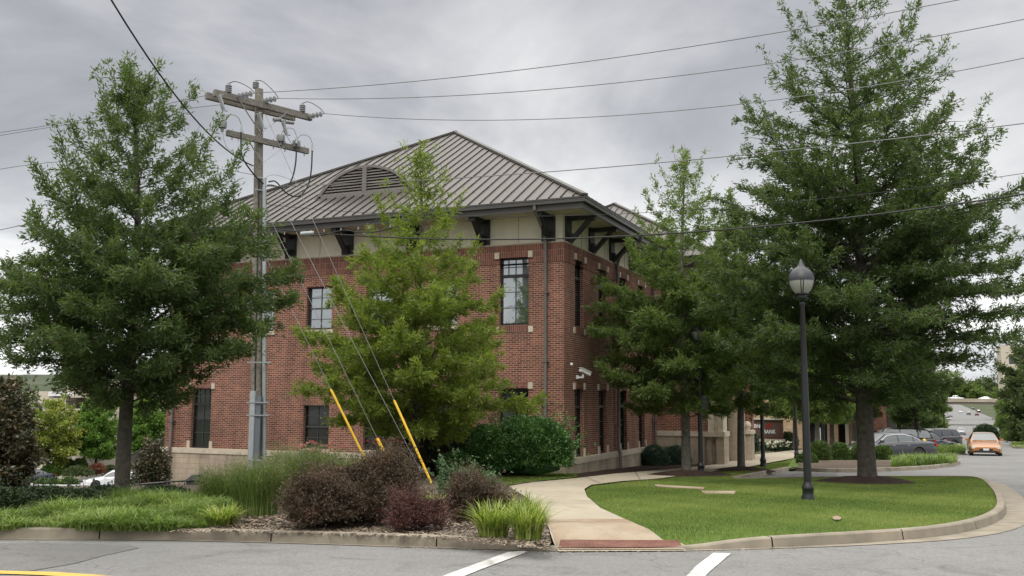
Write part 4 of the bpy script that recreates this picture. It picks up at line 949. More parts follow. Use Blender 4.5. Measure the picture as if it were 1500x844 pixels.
tE = [(.15, 1.8, 1.8), (.19, 3.2, 2.6), (.25, 4.2, 3.4), (.31, 4.6, 4.5), (.38, 4.6, 4.8), (.46, 4.5, 4.6), (.54, 4.5, 4.7), (.63, 4.0, 4.4), (.71, 3.4, 3.9), (.79, 3.0, 3.2), (.87, 2.3, 2.8), (.94, 1.3, 1.8), (1.0, .3, .4)]
make_tree(1270, 707, 29.2, 14.0, scl(tE, .88), 'oak_tree', 'largest oak, thick trunk in a mulch ring on the right-hand lawn', 55, 'leaf_dark', leaf=.15, wid=.036, nclus=28000, per=9, r0=.245, nl=120, rise=.42, clear=.17, P=G3(1271, 706))

def shrub(name, label, px0, px1, pyt, pyb, leafm, seed, leaf=.05, wid=.03, n=1500, per=6, core=.72, cat='shrub', group=None, depth=None, dsc=.9, rough=.12, flat=.6, d=None, up=.4, stem=True, low=0.0, off=.14, spiky=0, coremat=None):
    rng = np.random.default_rng(seed)
    Pb = gnd((px0+px1)/2, pyb, off) if d is None else at((px0+px1)/2, pyb, d)
    w = (px1-px0)/F_PX*Pb[1]/2; h = (pyb-pyt)/F_PX*Pb[1]; dy = w*dsc if depth is None else depth
    c = Pb+np.array([0, dy*.75, 0]); root = empty(name, (c[0], c[1], Pb[2]), 0, label, cat, group)
    dirs = norm(rng.normal(0, 1, (n*2, 3))); dirs = dirs[dirs[:, 2] > -.45][:n]; n = len(dirs)
    ph = rng.uniform(0, 6, 6)
    lob = 1+rough*(np.sin(dirs[:, 0]*4+ph[0])+np.sin(dirs[:, 1]*5+ph[1])*np.sin(dirs[:, 2]*4+ph[2]))+rough*.6*np.sin(dirs[:, 0]*9+ph[3])*np.sin(dirs[:, 1]*9+ph[4])*np.sin(dirs[:, 2]*9+ph[5])
    r = rng.uniform(core, 1.0, n)**.7*lob
    hz = h*.56; fat = 1/np.sqrt(1-np.where(dirs[:, 2] < 0, .88, .25)*dirs[:, 2]**2); dirs_f = dirs*np.stack([fat, fat, np.ones(n)], 1); C_ = dirs_f*np.array([w*.93, dy*.93, hz])*r[:, None]+np.array([0, 0, h*.44]); C_[:, 2] = np.clip(C_[:, 2], .04+low, None)
    D_ = norm(dirs+np.array([0, 0, up])); ct = np.clip(.5+.5*np.sin(dirs[:, 0]*7+ph[1])*np.sin(dirs[:, 2]*6+ph[0])+rng.normal(0, .2, n), 0, 1)
    V, t = leaves(rng, C_, D_, per, leaf, wid, jit=leaf*.45, ct=ct, droop=0)
    if spiky:
        k = rng.choice(n, spiky); u = rng.uniform(.1, 1, (spiky, 6, 1)); dd = norm(D_[k]+np.array([0, 0, .12])+rng.normal(0, .3, (spiky, 3)))
        cc = (C_[k][:, None]+dd[:, None]*u*leaf*8).reshape(-1, 3); V2, t2 = leaves(rng, cc, np.repeat(dd, 6, 0), 3 if leaf > .04 else 2, leaf*.9, wid*.8, jit=.01); V = np.concatenate([V, V2]); t = np.concatenate([t, t2])
    inst_mesh('foliage', V, None, t, M[leafm], root)
    # branching stems inside
    mb = MB()
    for i in range(12 if stem else 5):
        a = rng.uniform(0, 2*pi); q = rng.uniform(.3, .8); mb.tube([(rng.normal(0, w*.08), rng.normal(0, dy*.08), -.1), (cos(a)*w*q*.4, sin(a)*dy*q*.4, h*.35), (cos(a)*w*q, sin(a)*dy*q, h*.5+h*.35*rng.uniform(0, 1))], [.02+.01*h, .014, .006], 5)
    nst = mb.build('stem', M['stem'], root)
    # dense inner twig mass so the far side does not show through
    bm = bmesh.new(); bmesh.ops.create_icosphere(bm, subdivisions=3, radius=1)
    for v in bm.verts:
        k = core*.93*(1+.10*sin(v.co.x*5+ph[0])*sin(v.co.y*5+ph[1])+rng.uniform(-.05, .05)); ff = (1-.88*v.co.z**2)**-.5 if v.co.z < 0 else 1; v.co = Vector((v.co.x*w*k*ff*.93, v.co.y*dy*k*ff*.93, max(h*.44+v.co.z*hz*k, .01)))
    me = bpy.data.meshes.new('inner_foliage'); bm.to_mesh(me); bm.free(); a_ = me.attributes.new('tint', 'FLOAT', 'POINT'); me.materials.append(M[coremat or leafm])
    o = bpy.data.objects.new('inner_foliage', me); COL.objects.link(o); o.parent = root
    return root
# evergreen mass against the brick front
G1 = 'evergreen shrubs against the building'
shrub('evergreen_shrub', 'big rounded glossy evergreen shrub hiding the foot of the brick corner', 722, 838, 614, 700, 'leaf_holly', 101, .085, .045, 4200, 7, .8, d=27.6, dsc=.8, rough=.06, spiky=150)
shrub('evergreen_shrub', 'glossy evergreen shrub adjoining the big corner one on its left, slightly lower', 655, 752, 628, 700, 'leaf_holly', 102, .085, .045, 3200, 7, .8, d=27.4, dsc=.8, rough=.07, spiky=100)
shrub('magnolia_shrub', 'dark sparse bronze-leaved shrub behind the middle oak', 590, 682, 606, 702, 'leaf_mag', 103, .12, .055, 1900, 6, .6, d=27.2, dsc=.8, rough=.12)
shrub('viburnum', 'pale grey-green shrub behind the brown barberry', 640, 722, 692, 742, 'leaf_vib', 104, .06, .03, 2000, 6, .75, spiky=60)
shrub('evergreen_shrub', 'low dark evergreen under the middle oak, behind the yellow guard', 636, 700, 668, 706, 'leaf_holly', 105, .07, .035, 1300, 6, .75, d=26.2)
# shrubs along the side wall
shrub('juniper', 'low dark shrub by the side wall, nearest of three', 935, 985, 656, 688, 'leaf_blue', 106, .07, .022, 1300, 7, .75, d=37.5, group=None)
shrub('juniper', 'low dark shrub by the side wall, middle one of three', 968, 1012, 655, 686, 'leaf_blue', 107, .07, .022, 1300, 7, .75, d=38.6)
shrub('juniper', 'low dark shrub by the entrance wall, farthest of three', 1003, 1030, 657, 684, 'leaf_blue', 108, .07, .022, 900, 7, .75, d=39.5)
# barberries
GB = 'burgundy barberries in the mulch bed'
shrub('barberry', 'broad burgundy barberry at the left end of the clump', 398, 522, 706, 777, 'leaf_barb', 111, .032, .018, 6500, 7, .7, rough=0.23, spiky=858, group=GB)
shrub('barberry', 'tall burgundy barberry in the middle of the clump', 468, 590, 682, 770, 'leaf_barb', 112, .034, .018, 7000, 7, .7, rough=0.26, spiky=990, group=GB)
shrub('barberry', 'tall burgundy barberry at the right end, below the long yellow guard', 528, 612, 676, 757, 'leaf_barb', 113, .034, .018, 5200, 7, .7, rough=0.27, spiky=858, group=GB)
shrub('barberry', 'small reddish barberry standing alone near the kerb', 571, 642, 735, 779, 'leaf_barb2', 114, .028, .016, 3000, 7, .65, rough=0.32, spiky=495, group=GB)
shrub('barberry', 'brownish rounded barberry beside the daylilies', 648, 738, 708, 768, 'leaf_barb', 115, .032, .017, 4600, 7, .7, rough=0.23, spiky=594, group=GB)
# rose bushes
def roses(label, px0, px1, pyt, pyb, seed, d, nf):
    r = shrub('rose_bush', label, px0, px1, pyt+10, pyb, 'leaf_vib', seed, .05, .03, 1300, 6, .4, d=d, rough=.18, coremat='leaf_hedge', spiky=40)
    rng = np.random.default_rng(seed); w = (px1-px0)/F_PX*d/2; h = (pyb-pyt)/F_PX*d
    a = rng.uniform(0, 2*pi, nf); q = np.sqrt(rng.uniform(.1, 1, nf)); C_ = np.stack([np.cos(a)*q*w, np.sin(a)*q*w*.8, h*(.78+.3*rng.uniform(0, 1, nf)*(1-q*.4))], 1)
    V, t = leaves(rng, C_, np.tile([0, -.4, .8], (nf, 1)), 10, .055, .05, spread=1.2, jit=.012, droop=0)
    [inst_mesh('flower', V[i*10:(i+1)*10], None, t[i*10:(i+1)*10], M['pink'], r) for i in range(nf)]; mb = MB()
    for c in C_: mb.tube([(c[0]*.6, c[1]*.6, h*.4), tuple(c)], [.008, .005], 3)
    mb.build('stem', M['leaf_hedge'], r)
roses('pink-flowered rose bush left of the yellow guards, below the short window', 424, 496, 652, 712, 121, 26.5, 34)
roses('pink-flowered rose bush behind the yellow guards', 532, 606, 640, 705, 122, 26.8, 40)
# ornamental grasses
def tallgrass(label, px0, px1, pyt, pyb, seed, n=2600, seedh=.35, group='tall ornamental grasses by the pole'):
    rng = np.random.default_rng(seed); Pb = gnd((px0+px1)/2, pyb, .2); w = (px1-px0)/F_PX*Pb[1]/2; h = (pyb-pyt)/F_PX*Pb[1]
    root = empty('ornamental_grass', (Pb[0], Pb[1]+w*.5, Pb[2]), 0, label, 'grass', group)
    a = rng.uniform(0, 2*pi, n); q = np.sqrt(rng.uniform(0, 1, n))*w*.80; B = np.stack([np.cos(a)*q, np.sin(a)*q*.8, np.full(n, -.03)], 1)
    V, t = blades(rng, B, h*rng.uniform(.55, 1.25, n), .010, rng.uniform(.05, .75, n)*min(1.3, w/h*1.1), 5, dirs=a+rng.normal(0, .7, n)); inst_mesh('leaf_blade', V, None, t, M['tallgrass'], root)
    m_ = int(n*.13); k = rng.choice(n, m_); hh = h*rng.uniform(.9, 1.35, m_); V, t = blades(rng, B[k], hh, .005, rng.uniform(.03, .35, m_), 4, dirs=a[k]+rng.normal(0, .5, m_))
    tips = V.reshape(4, m_, 4, 3)[-1, :, 2]; dd = norm(tips-B[k]); u = rng.uniform(-.35, .05, (m_, 9, 1)); cc = (tips[:, None]+dd[:, None]*u*.8).reshape(-1, 3)
    V2, t2 = leaves(rng, cc, np.repeat(dd, 9, 0), 2, .045, .007, jit=.016, droop=.1); inst_mesh('seed_head', np.concatenate([V, V2]), None, np.concatenate([t*.5, t2]), M['seed'], root)
tallgrass('dense green fountain grass right of the utility pole', 385, 478, 672, 745, 131, 3600)
tallgrass('wispy upright grass directly in front of the utility pole', 335, 408, 688, 757, 132, 2600)
tallgrass('dark green grass clump beside the iron handrail', 288, 356, 697, 745, 133, 2600)
tallgrass('wispy tan-tipped grass behind the barberries', 470, 545, 676, 728, 134, 1900)
# daylilies
def daylily(label, px0, px1, pyt, pyb, seed, n=520):
    rng = np.random.default_rng(seed); Pb = gnd((px0+px1)/2, pyb, .16); w = (px1-px0)/F_PX*Pb[1]/2; h = (pyb-pyt)/F_PX*Pb[1]
    root = empty('daylily', (Pb[0], Pb[1]+w*.3, Pb[2]), 0, label, 'plant', 'daylily clumps by the pavement')
    a = rng.uniform(0, 2*pi, n); q = np.sqrt(rng.uniform(0, 1, n))*w*.75; B = np.stack([np.cos(a)*q, np.sin(a)*q*.8, np.full(n, -.02)], 1)
    V, t = blades(rng, B, h*rng.uniform(.45, 1.3, n), .019, rng.uniform(.3, 1.9, n)*w/h*.9, 5, dirs=a+rng.normal(0, .9, n)); inst_mesh('leaf_blade', V, None, t, M['lily'], root)
    mb = MB(); mb.lathe([(w*.2, -.05), (w*.16, .03), (w*.05, .06)], n=10); mb.build('crown_base', M['stem'], root)
daylily('pale-tipped daylily clump nearest the pavement corner', 748, 800, 738, 788, 141); daylily('daylily clump left of the two by the pavement, leaves arching to the kerb', 694, 750, 736, 784, 142, 480)
daylily('daylily clump behind the other two by the pavement', 722, 790, 722, 764, 143, 480); daylily('daylily clump between the red barberry and the brown one', 604, 654, 722, 752, 144, 360)
daylily('bright daylily clump at the right end of the green bank', 300, 345, 738, 770, 145, 380)
# hedge on the left bank
GH = 'clipped dark hedges on the left bank'
hd = [(-80, 34, 724, 768, 15.0, 'far left, cut by the photo edge'), (4, 88, 720, 762, 15.6, 'second from the left edge'), (54, 138, 724, 752, 16.4, 'third from the left edge'), (108, 182, 719, 744, 17.4, 'left of the street oak trunk'), (184, 268, 719, 742, 18.6, 'right of the street oak trunk, under the handrail')]
for i, (a, b, c, d_, dd, w_) in enumerate(hd): shrub('hedge', 'low dark hedge mound, '+w_, a, b, c, d_, 'leaf_hedge', 150+i, .05, .028, 3200, 7, .82, d=dd, dsc=.8, rough=.05, spiky=24, group=GH)
# bronze-leaved magnolias
make_tree(-16, 735, 22, 2.7, [(.03, .8, .75), (.15, 1.1, .9), (.4, 1.1, .88), (.65, .9, .7), (.85, .6, .45), (1, .15, .15)], 'magnolia_tree', 'dark bronze-green magnolia at the left edge behind the hedges', 61, 'leaf_mag', leaf=.13, wid=.06, nclus=3400, per=6, r0=.07, nl=46, clear=.03, fine=False, rise=.3)
make_tree(219, 716, 33, 1.5, [(.03, .35, .35), (.3, .48, .46), (.6, .42, .4), (1, .12, .12)], 'magnolia_shrub', 'small bronze magnolia at the left foot of the brick building', 62, 'leaf_mag', leaf=.12, wid=.055, nclus=900, per=6, r0=.03, nl=26, clear=.03, fine=False, cat='shrub')
# lower car park planting
pf = lambda a: a
def back_tree(px, pyb, pyt, pw, d, label, leafm, seed, trunk=.2, name='street_tree', n=2600, leaf=.34, group=None, shape='round', wid=.16, barkm='bark', r0=None):
    s = d/F_PX; H = (pyb-pyt)*s; w = pw*s/2
    prof = {'round': [(trunk, .5, .5), (trunk+.1, .85, .85), (.5, 1, 1), (.7, .95, .95), (.88, .62, .62), (1, .15, .15)], 'cone': [(trunk, .6, .6), (trunk+.1, 1, 1), (.45, .95, .95), (.65, .7, .7), (.85, .4, .4), (1, .08, .08)]}[shape]
    return make_tree(px, pyb, d, H, [(a, b*w, c*w) for a, b, c in prof], name, label, seed, leafm, barkm, leaf=leaf, wid=wid, nclus=n, per=7, r0=r0 or max(.06, .018*H), nl=30, clear=trunk*.9, fine=False, group=group, rise=.3, jit=leaf*.4)
GL = 'small trees round the lower car park'
back_tree(70, 695, 590, 86, 97, 'yellow-green round-topped tree by the lower car park', 'leaf_yel', 71, .16, group=GL, n=3400, leaf=.36)
back_tree(140, 693, 583, 62, 100, 'taller fresh green tree by the lower car park, just left of the oak trunk', 'leaf_lime', 72, .2, group=GL, shape='cone', n=3000)
back_tree(122, 692, 600, 26, 103, 'slim fresh green tree between the yellow tree and the taller green one', 'leaf_lime', 73, .3, group=GL, n=900)
back_tree(212, 690, 577, 60, 84, 'fresh green tree beside the left corner of the brick building', 'leaf_lime', 74, .1, group=GL, n=3000)
back_tree(20, 690, 560, 90, 108, 'dull green tree far left before the apartment block', 'leaf_far', 75, .1, group=GL, n=2600, leaf=.45)
for i, (px, pyt, pw, d_, lb) in enumerate(((97, 675, 17, 98, 'left of two dark ones before the pale wall'), (113, 674, 20, 98, 'right of two dark ones before the pale wall'), (58, 704, 20, 84, 'leftmost of three in the car park island'), (75, 704, 20, 83.5, 'middle of three in the car park island'), (98, 702, 21, 83, 'rightmost of three in the car park island'), (82, 676, 14, 101, 'small one under the yellow-green tree'))):
    shrub('clipped_bush', 'round clipped bush, '+lb, px-pw/2, px+pw/2, pyt, pyt+ (19 if pyt < 690 else 11), 'leaf_box', 160+i, .16, .09, 420, 6, .85, d=d_, stem=False, rough=.02, group='clipped bushes in the lower car park')
shrub('flowering_shrub', 'rusty red low shrub at the foot of the pale wall', 125, 150, 683, 696, 'leaf_red', 170, .2, .1, 500, 6, .7, d=97, stem=False)
shrub('ground_shrub', 'low green shrub under the yellow-green tree', 52, 92, 684, 700, 'leaf_lime', 171, .25, .08, 600, 6, .7, d=96, stem=False); shrub('ground_shrub', 'low dark shrub at the left of the rusty red one', 86, 128, 687, 699, 'leaf_far', 172, .2, .1, 600, 6, .7, d=95, stem=False); shrub('ground_shrub', 'small dark round shrub before the right part of the pale wall', 152, 166, 684, 692, 'leaf_far', 173, .16, .1, 300, 6, .7, d=99, stem=False)
# street trees beyond the entrance
GS = 'street trees along the pavement beyond the entrance'
for i, (px, pyb, pyt, pw, d_, lb, lm, barkm) in enumerate((
    (1198, 653, 520, 110, 60, 'behind the lamp post, pale trunk before the buff building', 'leaf_r', 'bark_pale'), (1219, 650, 520, 90, 66, 'slim and dark, right of the pale-trunked one', 'leaf_r', 'bark'),
    (1165, 655, 500, 90, 68, 'hidden mostly by the second oak', 'leaf_r', 'bark'), (1307, 652, 470, 150, 80, 'thick dark trunk behind the dark sedan', 'leaf_far', 'bark'),
    (1345, 664, 500, 84, 62, 'at the tip of the planting island behind the sedan', 'leaf_dark', 'bark'), (1395, 655, 520, 70, 100, 'beside the long road, left kerb', 'leaf_far', 'bark'),
    (1340, 650, 480, 120, 110, 'tall and pale green far beyond the parked cars', 'leaf_r', 'bark'), (1252, 652, 500, 120, 84, 'behind the large oak trunk, left side', 'leaf_far', 'bark'))):
    if px == 1395: continue
    back_tree(px, pyb, pyt, pw, d_, 'street tree '+lb, lm, 200+i, .26 if i not in (3,) else .3, group=GS, n=3600, leaf=.26, wid=.08, barkm=barkm, r0=.42 if i == 3 else .16)
# wooded sides of the long road and behind the overpass
rngw = np.random.default_rng(77)
wlab = ['left of the long road, nearly touching the carriageway', 'left of the long road, tall, behind the nearest one', 'left of the long road, slim, last before the overpass', 'above the parked cars, right one of three', 'above the parked cars, middle one of three', 'above the parked cars, left one of three',
        'behind the left end of the overpass', 'behind the overpass, second from its left end', 'behind the middle of the overpass', 'behind the right end of the overpass', 'tall crown far behind the left part of the overpass', 'tall crown far behind the right part of the overpass', 'lowest and farthest one framed by the underpass']
wl_list = [(1340, 560, 76, 150), (1330, 545, 90, 190), (1364, 570, 34, 240), (1310, 540, 120, 150), (1300, 535, 110, 130), (1268, 540, 110, 120),
           (1358, 556, 56, 400), (1404, 553, 44, 990), (1434, 556, 40, 1000), (1484, 548, 60, 400), (1385, 549, 60, 1040), (1462, 546, 80, 1030), (1420, 562, 44, 980)]
for i, (px, pyt, pw, d_) in enumerate(wl_list):
    x = at(px, 588, d_)[0]; zg_ = g(x, d_)-.2; pyb = 422+0
    z = zg_; P0 = np.array([x, d_, z]); s = d_/F_PX; ztop = at(px, pyt, d_)[2]; H = ztop-z; w = pw*s/2
    make_tree(px, 0, d_, H, [(.08, .6*w, .6*w), (.25, w, w), (.5, w, w), (.75, .8*w, .8*w), (.92, .4*w, .4*w), (1, .1*w, .1*w)], 'broadleaf_tree', 'distant broadleaf tree '+wlab[i], 300+i, 'leaf_far' if i % 3 else 'leaf_r', leaf=.55 if d_ < 300 else d_*.0028, wid=.25 if d_ < 300 else d_*.0013, nclus=2200, per=7, r0=.25, nl=26, clear=.08, fine=False, group='trees left of the long road' if d_ < 300 else 'trees behind the overpass', P=P0, jit=.25 if d_ < 600 else 1.2, rise=.3)
rt = [(1522, 478, 100, 105, 'nearest and tallest'), (1500, 540, 66, 125, 'mid-height, second along'), (1560, 440, 130, 90, 'cut by the photo edge'), (1486, 566, 44, 160, 'third along'), (1475, 580, 30, 215, 'smallest and farthest'), (1520, 560, 80, 140, 'low one under the tallest')]
for i, (px, pyt, pw, d_, lb) in enumerate(rt):
    x = at(px, 588, d_)[0]; z = g(x, d_)-.2; s = d_/F_PX; H = at(px, pyt, d_)[2]-z; w = pw*s/2
    make_tree(px, 0, d_, H, [(.04, .7*w, .7*w), (.2, w, w), (.5, w, w), (.75, .8*w, .8*w), (.92, .45*w, .45*w), (1, .1*w, .1*w)], 'broadleaf_tree', 'roadside tree right of the long road, '+lb, 330+i, 'leaf_r' if i % 2 else 'leaf_mid' if i == 1 else 'leaf_far', leaf=.42, wid=.17, nclus=4200, per=7, r0=.22, nl=34, clear=.05, fine=False, group='trees right of the long road', P=(x, d_, z), jit=.2, rise=.3)
shrub('clipped_bush', 'dark domed bush right of the orange car, on the road verge', 1433, 1469, 624, 652, 'leaf_hedge', 180, .14, .08, 1800, 6, .85, d=100, stem=False, rough=.02)
# office block glimpsed far right
ob = empty('office_block', (*[float(v) for v in at(1470, 588, 210)[:2]], 0), -TH, 'tan office block far right above the trees', 'building')
mb = MB(); zt_o = at(1480, 506, 210)[2]; wall_open(mb, 0, 26, -8, zt_o, [(1.5+4.6*k, 1.5+4.6*k+2.2, z, z+2.2) for k in range(5) for z in (zt_o-4.2, zt_o-8, zt_o-12)], FA, .3); mb.box(0, 26, .3, 14, -8, zt_o); mb.build('wall', M['beige_light'], ob)
for k in range(5):
    for z in (zt_o-4.2, zt_o-8): mb = MB(); mb.box(1.5+4.6*k, 1.5+4.6*k+2.2, .18, .28, z, z+2.2); mb.build('window', M['glass_lo'], ob)
for i, (Xl, Yl, wd, dp, ht_, mt, lb) in enumerate(((42, 345, 16, 18, 6.5, 'beige_light', 'pale low building right of the long road under the overpass'), (43, 430, 20, 16, 8, 'brick', 'red low building farther right of the long road'), (-14, 400, 18, 14, 7, 'beige_light', 'pale low building left of the long road beyond the overpass'))):
    cx_, cy_ = lw(Xl, Yl); zz_ = g(cx_, cy_)-.4; e = empty('roadside_building', (cx_, cy_, zz_), -TH, lb, 'building'); mb = MB(); wall_open(mb, 0, wd, 0, ht_, [(1.5+4*k, 3.8+4*k, 1.2, 3.4) for k in range(int(wd/4))], FA, .3); mb.box(0, wd, .3, dp, 0, ht_); mb.build('wall', M[mt], e); mb = MB(); mb.box(-.3, wd+.3, -.3, dp+.3, ht_, ht_+.4); mb.build('roof', M['fascia'], e)
    for k in range(int(wd/4)): mb = MB(); mb.box(1.5+4*k, 3.8+4*k, .2, .28, 1.2, 3.4); mb.build('window', M['glass_lo'], e)
# boxwood balls and ground cover in the planting island
for i, (a, b, c, d_, dd, lb) in enumerate(((1171, 1200, 666, 684, 41.5, 'smallest, touching the lamp post'), (1188, 1221, 648, 680, 45, 'leftmost of the large three'), (1219, 1249, 651, 680, 45.5, 'middle of the large three'), (1250, 1280, 654, 681, 45.5, 'largely hidden by the big oak trunk'), (1283, 1312, 655, 678, 46, 'rightmost, before the dark sedan'))):
    shrub('clipped_bush', 'round clipped boxwood in the planting island, '+lb, a, b, c, d_, 'leaf_box', 190+i, .06, .035, 2600, 6, .88, d=dd, stem=False, rough=.015, group='boxwood balls in the planting island')
fs = shrub('flowering_shrub', 'dark shrub with white flowers below the bank sign', 1118, 1162, 649, 663, 'leaf_hedge', 195, .1, .05, 900, 6, .6, d=66, stem=False)
rf_ = np.random.default_rng(8); cf_ = np.stack([rf_.uniform(-.95, .95, 60), rf_.uniform(-.9, -.1, 60), rf_.uniform(.35, .75, 60)], 1)
for q_ in cf_:
    V, t = leaves(rf_, q_[None], np.array([[0, -.4, .8]]), 9, .10, .09, spread=1.2, jit=.02, droop=0); inst_mesh('flower', V, None, t, M['white_petal'], fs)
shrub('juniper', 'dark shrub left of the bank sign, by the entrance pier', 1094, 1113, 634, 668, 'leaf_blue', 196, .1, .035, 900, 6, .7, d=58, stem=False)
shrub('evergreen_shrub', 'dark rounded shrub between the bank sign and the buff building', 1146, 1172, 636, 656, 'leaf_hedge', 197, .12, .06, 900, 6, .75, d=72, stem=False)

# strappy ground cover and turf: nobody could count the blades
def cover(name, polys, m_, n, h, w, lean, seed, off, nseg=2, hfun=None, kind='stuff', keep=None):
    rng = np.random.default_rng(seed); xs_, ys_ = [], []
    for pl in polys:
        P = np.array(pl); k = int(n/len(polys)); x = rng.uniform(P[:, 0].min(), P[:, 0].max(), k*3); y = rng.uniform(P[:, 1].min(), P[:, 1].max(), k*3); i = poly_in(pl, x, y); xs_.append(x[i][:k]); ys_.append(y[i][:k])
    x = np.concatenate(xs_); y = np.concatenate(ys_)
    if keep is not None: i = keep(x, y, rng); x = x[i]; y = y[i]
    z = np.array([g(a, b)+(hfun(a, b) if hfun else 0) for a, b in zip(x, y)])+off; B = np.stack([x, y, z], 1); k = len(x)
    tt = np.clip(.48+.2*np.sin(x*.55+y*.8+seed)+.28*np.sin(x*1.1+1)*np.sin(y*.9)+.18*np.sin(x*3.3)*np.sin(y*2.9+2)+rng.normal(0, .2, k), 0, 1)
    lumpy = np.clip(1+.35*np.sin(x*2.7+seed)*np.sin(y*3.1)+.25*np.sin(x*6.3)*np.sin(y*5.7+1), .4, 1.6) if h > .2 else 1
    V, t = blades(rng, B, h*lumpy*rng.uniform(.55, 1.15, k), w, rng.uniform(lean[0], lean[1], k), nseg, tint=tt)
    return tag(inst_mesh(name, V, None, t, m_), kind=kind)
lp = [tuple(p) for p in lawn_poly]
cover('grass', [lp], M['blade'], 260000, .042, .007, (.1, .7), 401, .112, 1, lawn_h)
cover('grass', [[tuple(p) for p in v2]], M['blade'], 14000, .045, .008, (.1, .7), 402, .15, 1)
bank = [tuple(gw(a, b, .2)) for a, b in ((-320, 776), (0, 774), (40, 775), (75, 768), (105, 768), (118, 775), (250, 774.5), (318, 768), (345, 757), (330, 744), (250, 738), (180, 742), (110, 752), (40, 765), (-320, 785))]
bank2 = [tuple(gw(a, b, .2)) for a, b in ((-300, 771), (0, 769), (60, 767), (160, 770), (252, 770), (300, 768), (325, 763), (345, 757), (330, 747), (272, 739), (230, 735), (185, 738), (150, 744), (100, 752), (50, 757), (0, 761), (-300, 766))]
cover('ground_cover', [bank2], M['liriope'], 30000, .27, .016, (.5, 1.8), 403, .12, 4, bed_h, keep=lambda x, y, r: (np.sin(x*2.3+1)*np.sin(y*2.9)+.5*np.sin(x*5.1)+r.normal(0, .5, len(x))) > -1.05)
tip = [tuple(gw(a, b, .14)) for a, b in ((1306, 684), (1345, 682), (1392, 679), (1402, 677), (1396, 673), (1350, 674), (1310, 678))]
cover('ground_cover', [tip], M['liriope'], 9000, .38, .03, (.3, 1.2), 404, .13, 3)
cover('ground_cover', [[tuple(p) for p in isl2]], M['liriope'], 9000, .5, .035, (.3, 1.2), 405, .13, 3)
cover('grass', [[tuple(p) for p in isl3]], M['blade'], 20000, .09, .03, (.1, .8), 406, .14, 1)
# bark chips lying on the mulch
def chips(polys, n, seed, off, m_, hf=None, size=.03, kind='stuff'):
    rng = np.random.default_rng(seed); xs_, ys_ = [], []
    for pl in polys:
        P = np.array(pl); x = rng.uniform(P[:, 0].min(), P[:, 0].max(), n*4); y = rng.uniform(P[:, 1].min(), P[:, 1].max(), n*4); i = poly_in(pl, x, y); xs_.append(x[i][:n]); ys_.append(y[i][:n])
    x = np.concatenate(xs_); y = np.concatenate(ys_); k = len(x); z = np.array([g(a, b)+(hf(a, b) if hf else 0) for a, b in zip(x, y)])+off+rng.uniform(.0, .02, k)
    C_ = np.stack([x, y, z], 1); a = rng.uniform(0, 2*pi, k); d = np.stack([np.cos(a), np.sin(a), rng.uniform(-.3, .3, k)], 1)*size*rng.uniform(.5, 1.4, (k, 1)); s = np.stack([-np.sin(a), np.cos(a), rng.uniform(-.5, .5, k)], 1)*size*.2
    V = np.stack([C_-d-s, C_+d-s, C_+d+s, C_-d+s], 1); return tag(inst_mesh('bark_chips', V, None, rng.uniform(0, 1, k), m_), kind=kind)
M['chip'] = leafmat('bark_chip', (.05, .035, .025), (.22, .17, .125), (.38, .31, .24), trans=0)
bedfront = [tuple(gw(a, b, .16)) for a, b in ((250, 776), (430, 778), (640, 785), (806, 803), (802, 770), (760, 740), (600, 745), (400, 735), (330, 745))]
chips([bedfront], 26000, 411, .13, M['chip'], bed_h)
chips([[tuple(gw(a, b)) for a, b in ((560, 801), (810, 808), (1000, 808.5), (1180, 803), (1180, 806), (1000, 813), (800, 813), (560, 805))]], 420, 412, .012, M['chip'], None, .018)
# ------------------------------------------------------------------ street lamps
def lamp(loc, H, name='street_lamp', label=''):
    r = empty(name, loc, 0, label, 'street lamp', 'black acorn street lamps')
    mb = MB(); mb.lathe([(.135, -.05), (.135, .05), (.115, .09), (.112, .20), (.125, .22), (.125, .25), (.10, .30), (.085, .36)], n=16); mb.build('base', M['lamp_black'], r, smooth=True)
    mb = MB(); n = 16; prof = [(.082, .35), (.070, H*.5), (.048, H-1.0), (.06, H-.98), (.06, H-.93), (.045, H-.90)]
    mb.lathe(prof, n=n); mb.build('pole', M['lamp_black'], r, smooth=True)
    z = H-.9; mb = MB(); mb.lathe([(.045, z), (.10, z+.02), (.14, z+.05), (.15, z+.07), (.10, z+.09), (.10, z+.13), (.145, z+.15), (.145, z+.17)], n=16); hd_ = mb.build('lamp_head', M['lamp_black'], r, smooth=True)
    z += .17; mb = MB(); mb.lathe([(.13, z), (.19, z+.07), (.235, z+.17), (.255, z+.27), (.255, z+.31)], n=20); mb.build('globe', M['lamp_glass'], hd_, smooth=True)
    mb = MB(); mb.lathe([(.262, z+.27), (.268, z+.33), (.255, z+.36), (.25, z+.40), (.21, z+.47), (.15, z+.53), (.09, z+.565), (.08, z+.58), (.05, z+.64), (.025, z+.71), (.008, z+.735)], n=20)
    mb.build('cap', M['lamp_cap'], hd_, smooth=True)
    mb = MB()
    for a in (radians(250), radians(262), radians(70), radians(160), radians(340)): mb.tube([(cos(a)*q, sin(a)*q, z+w) for q, w in ((.137, 0), (.197, .07), (.242, .17), (.264, .28))], .008, 4)
    mb.build('rib', M['lamp_black'], hd_)
    return r
LP = gnd(1184, 732, .12); LH = at(1167.5, 380, LP[1])[2]-LP[2]
lp0 = lamp(LP, LH, label='tall black acorn street lamp in the right-hand lawn, nearest to the road')
for px, py, lb, off_ in ((1027, 693.5, 'black lamp post in the mulch beside the pale-trunked oak', .14), (1118, 683.5, 'black lamp post in the turf before the bank sign', .13), (1167, 671, 'black lamp post beyond the boxwood balls, by the pavement', .13)):
    c = copy_tree(lp0); c.location = gnd(px, py, off_); c['label'] = lb
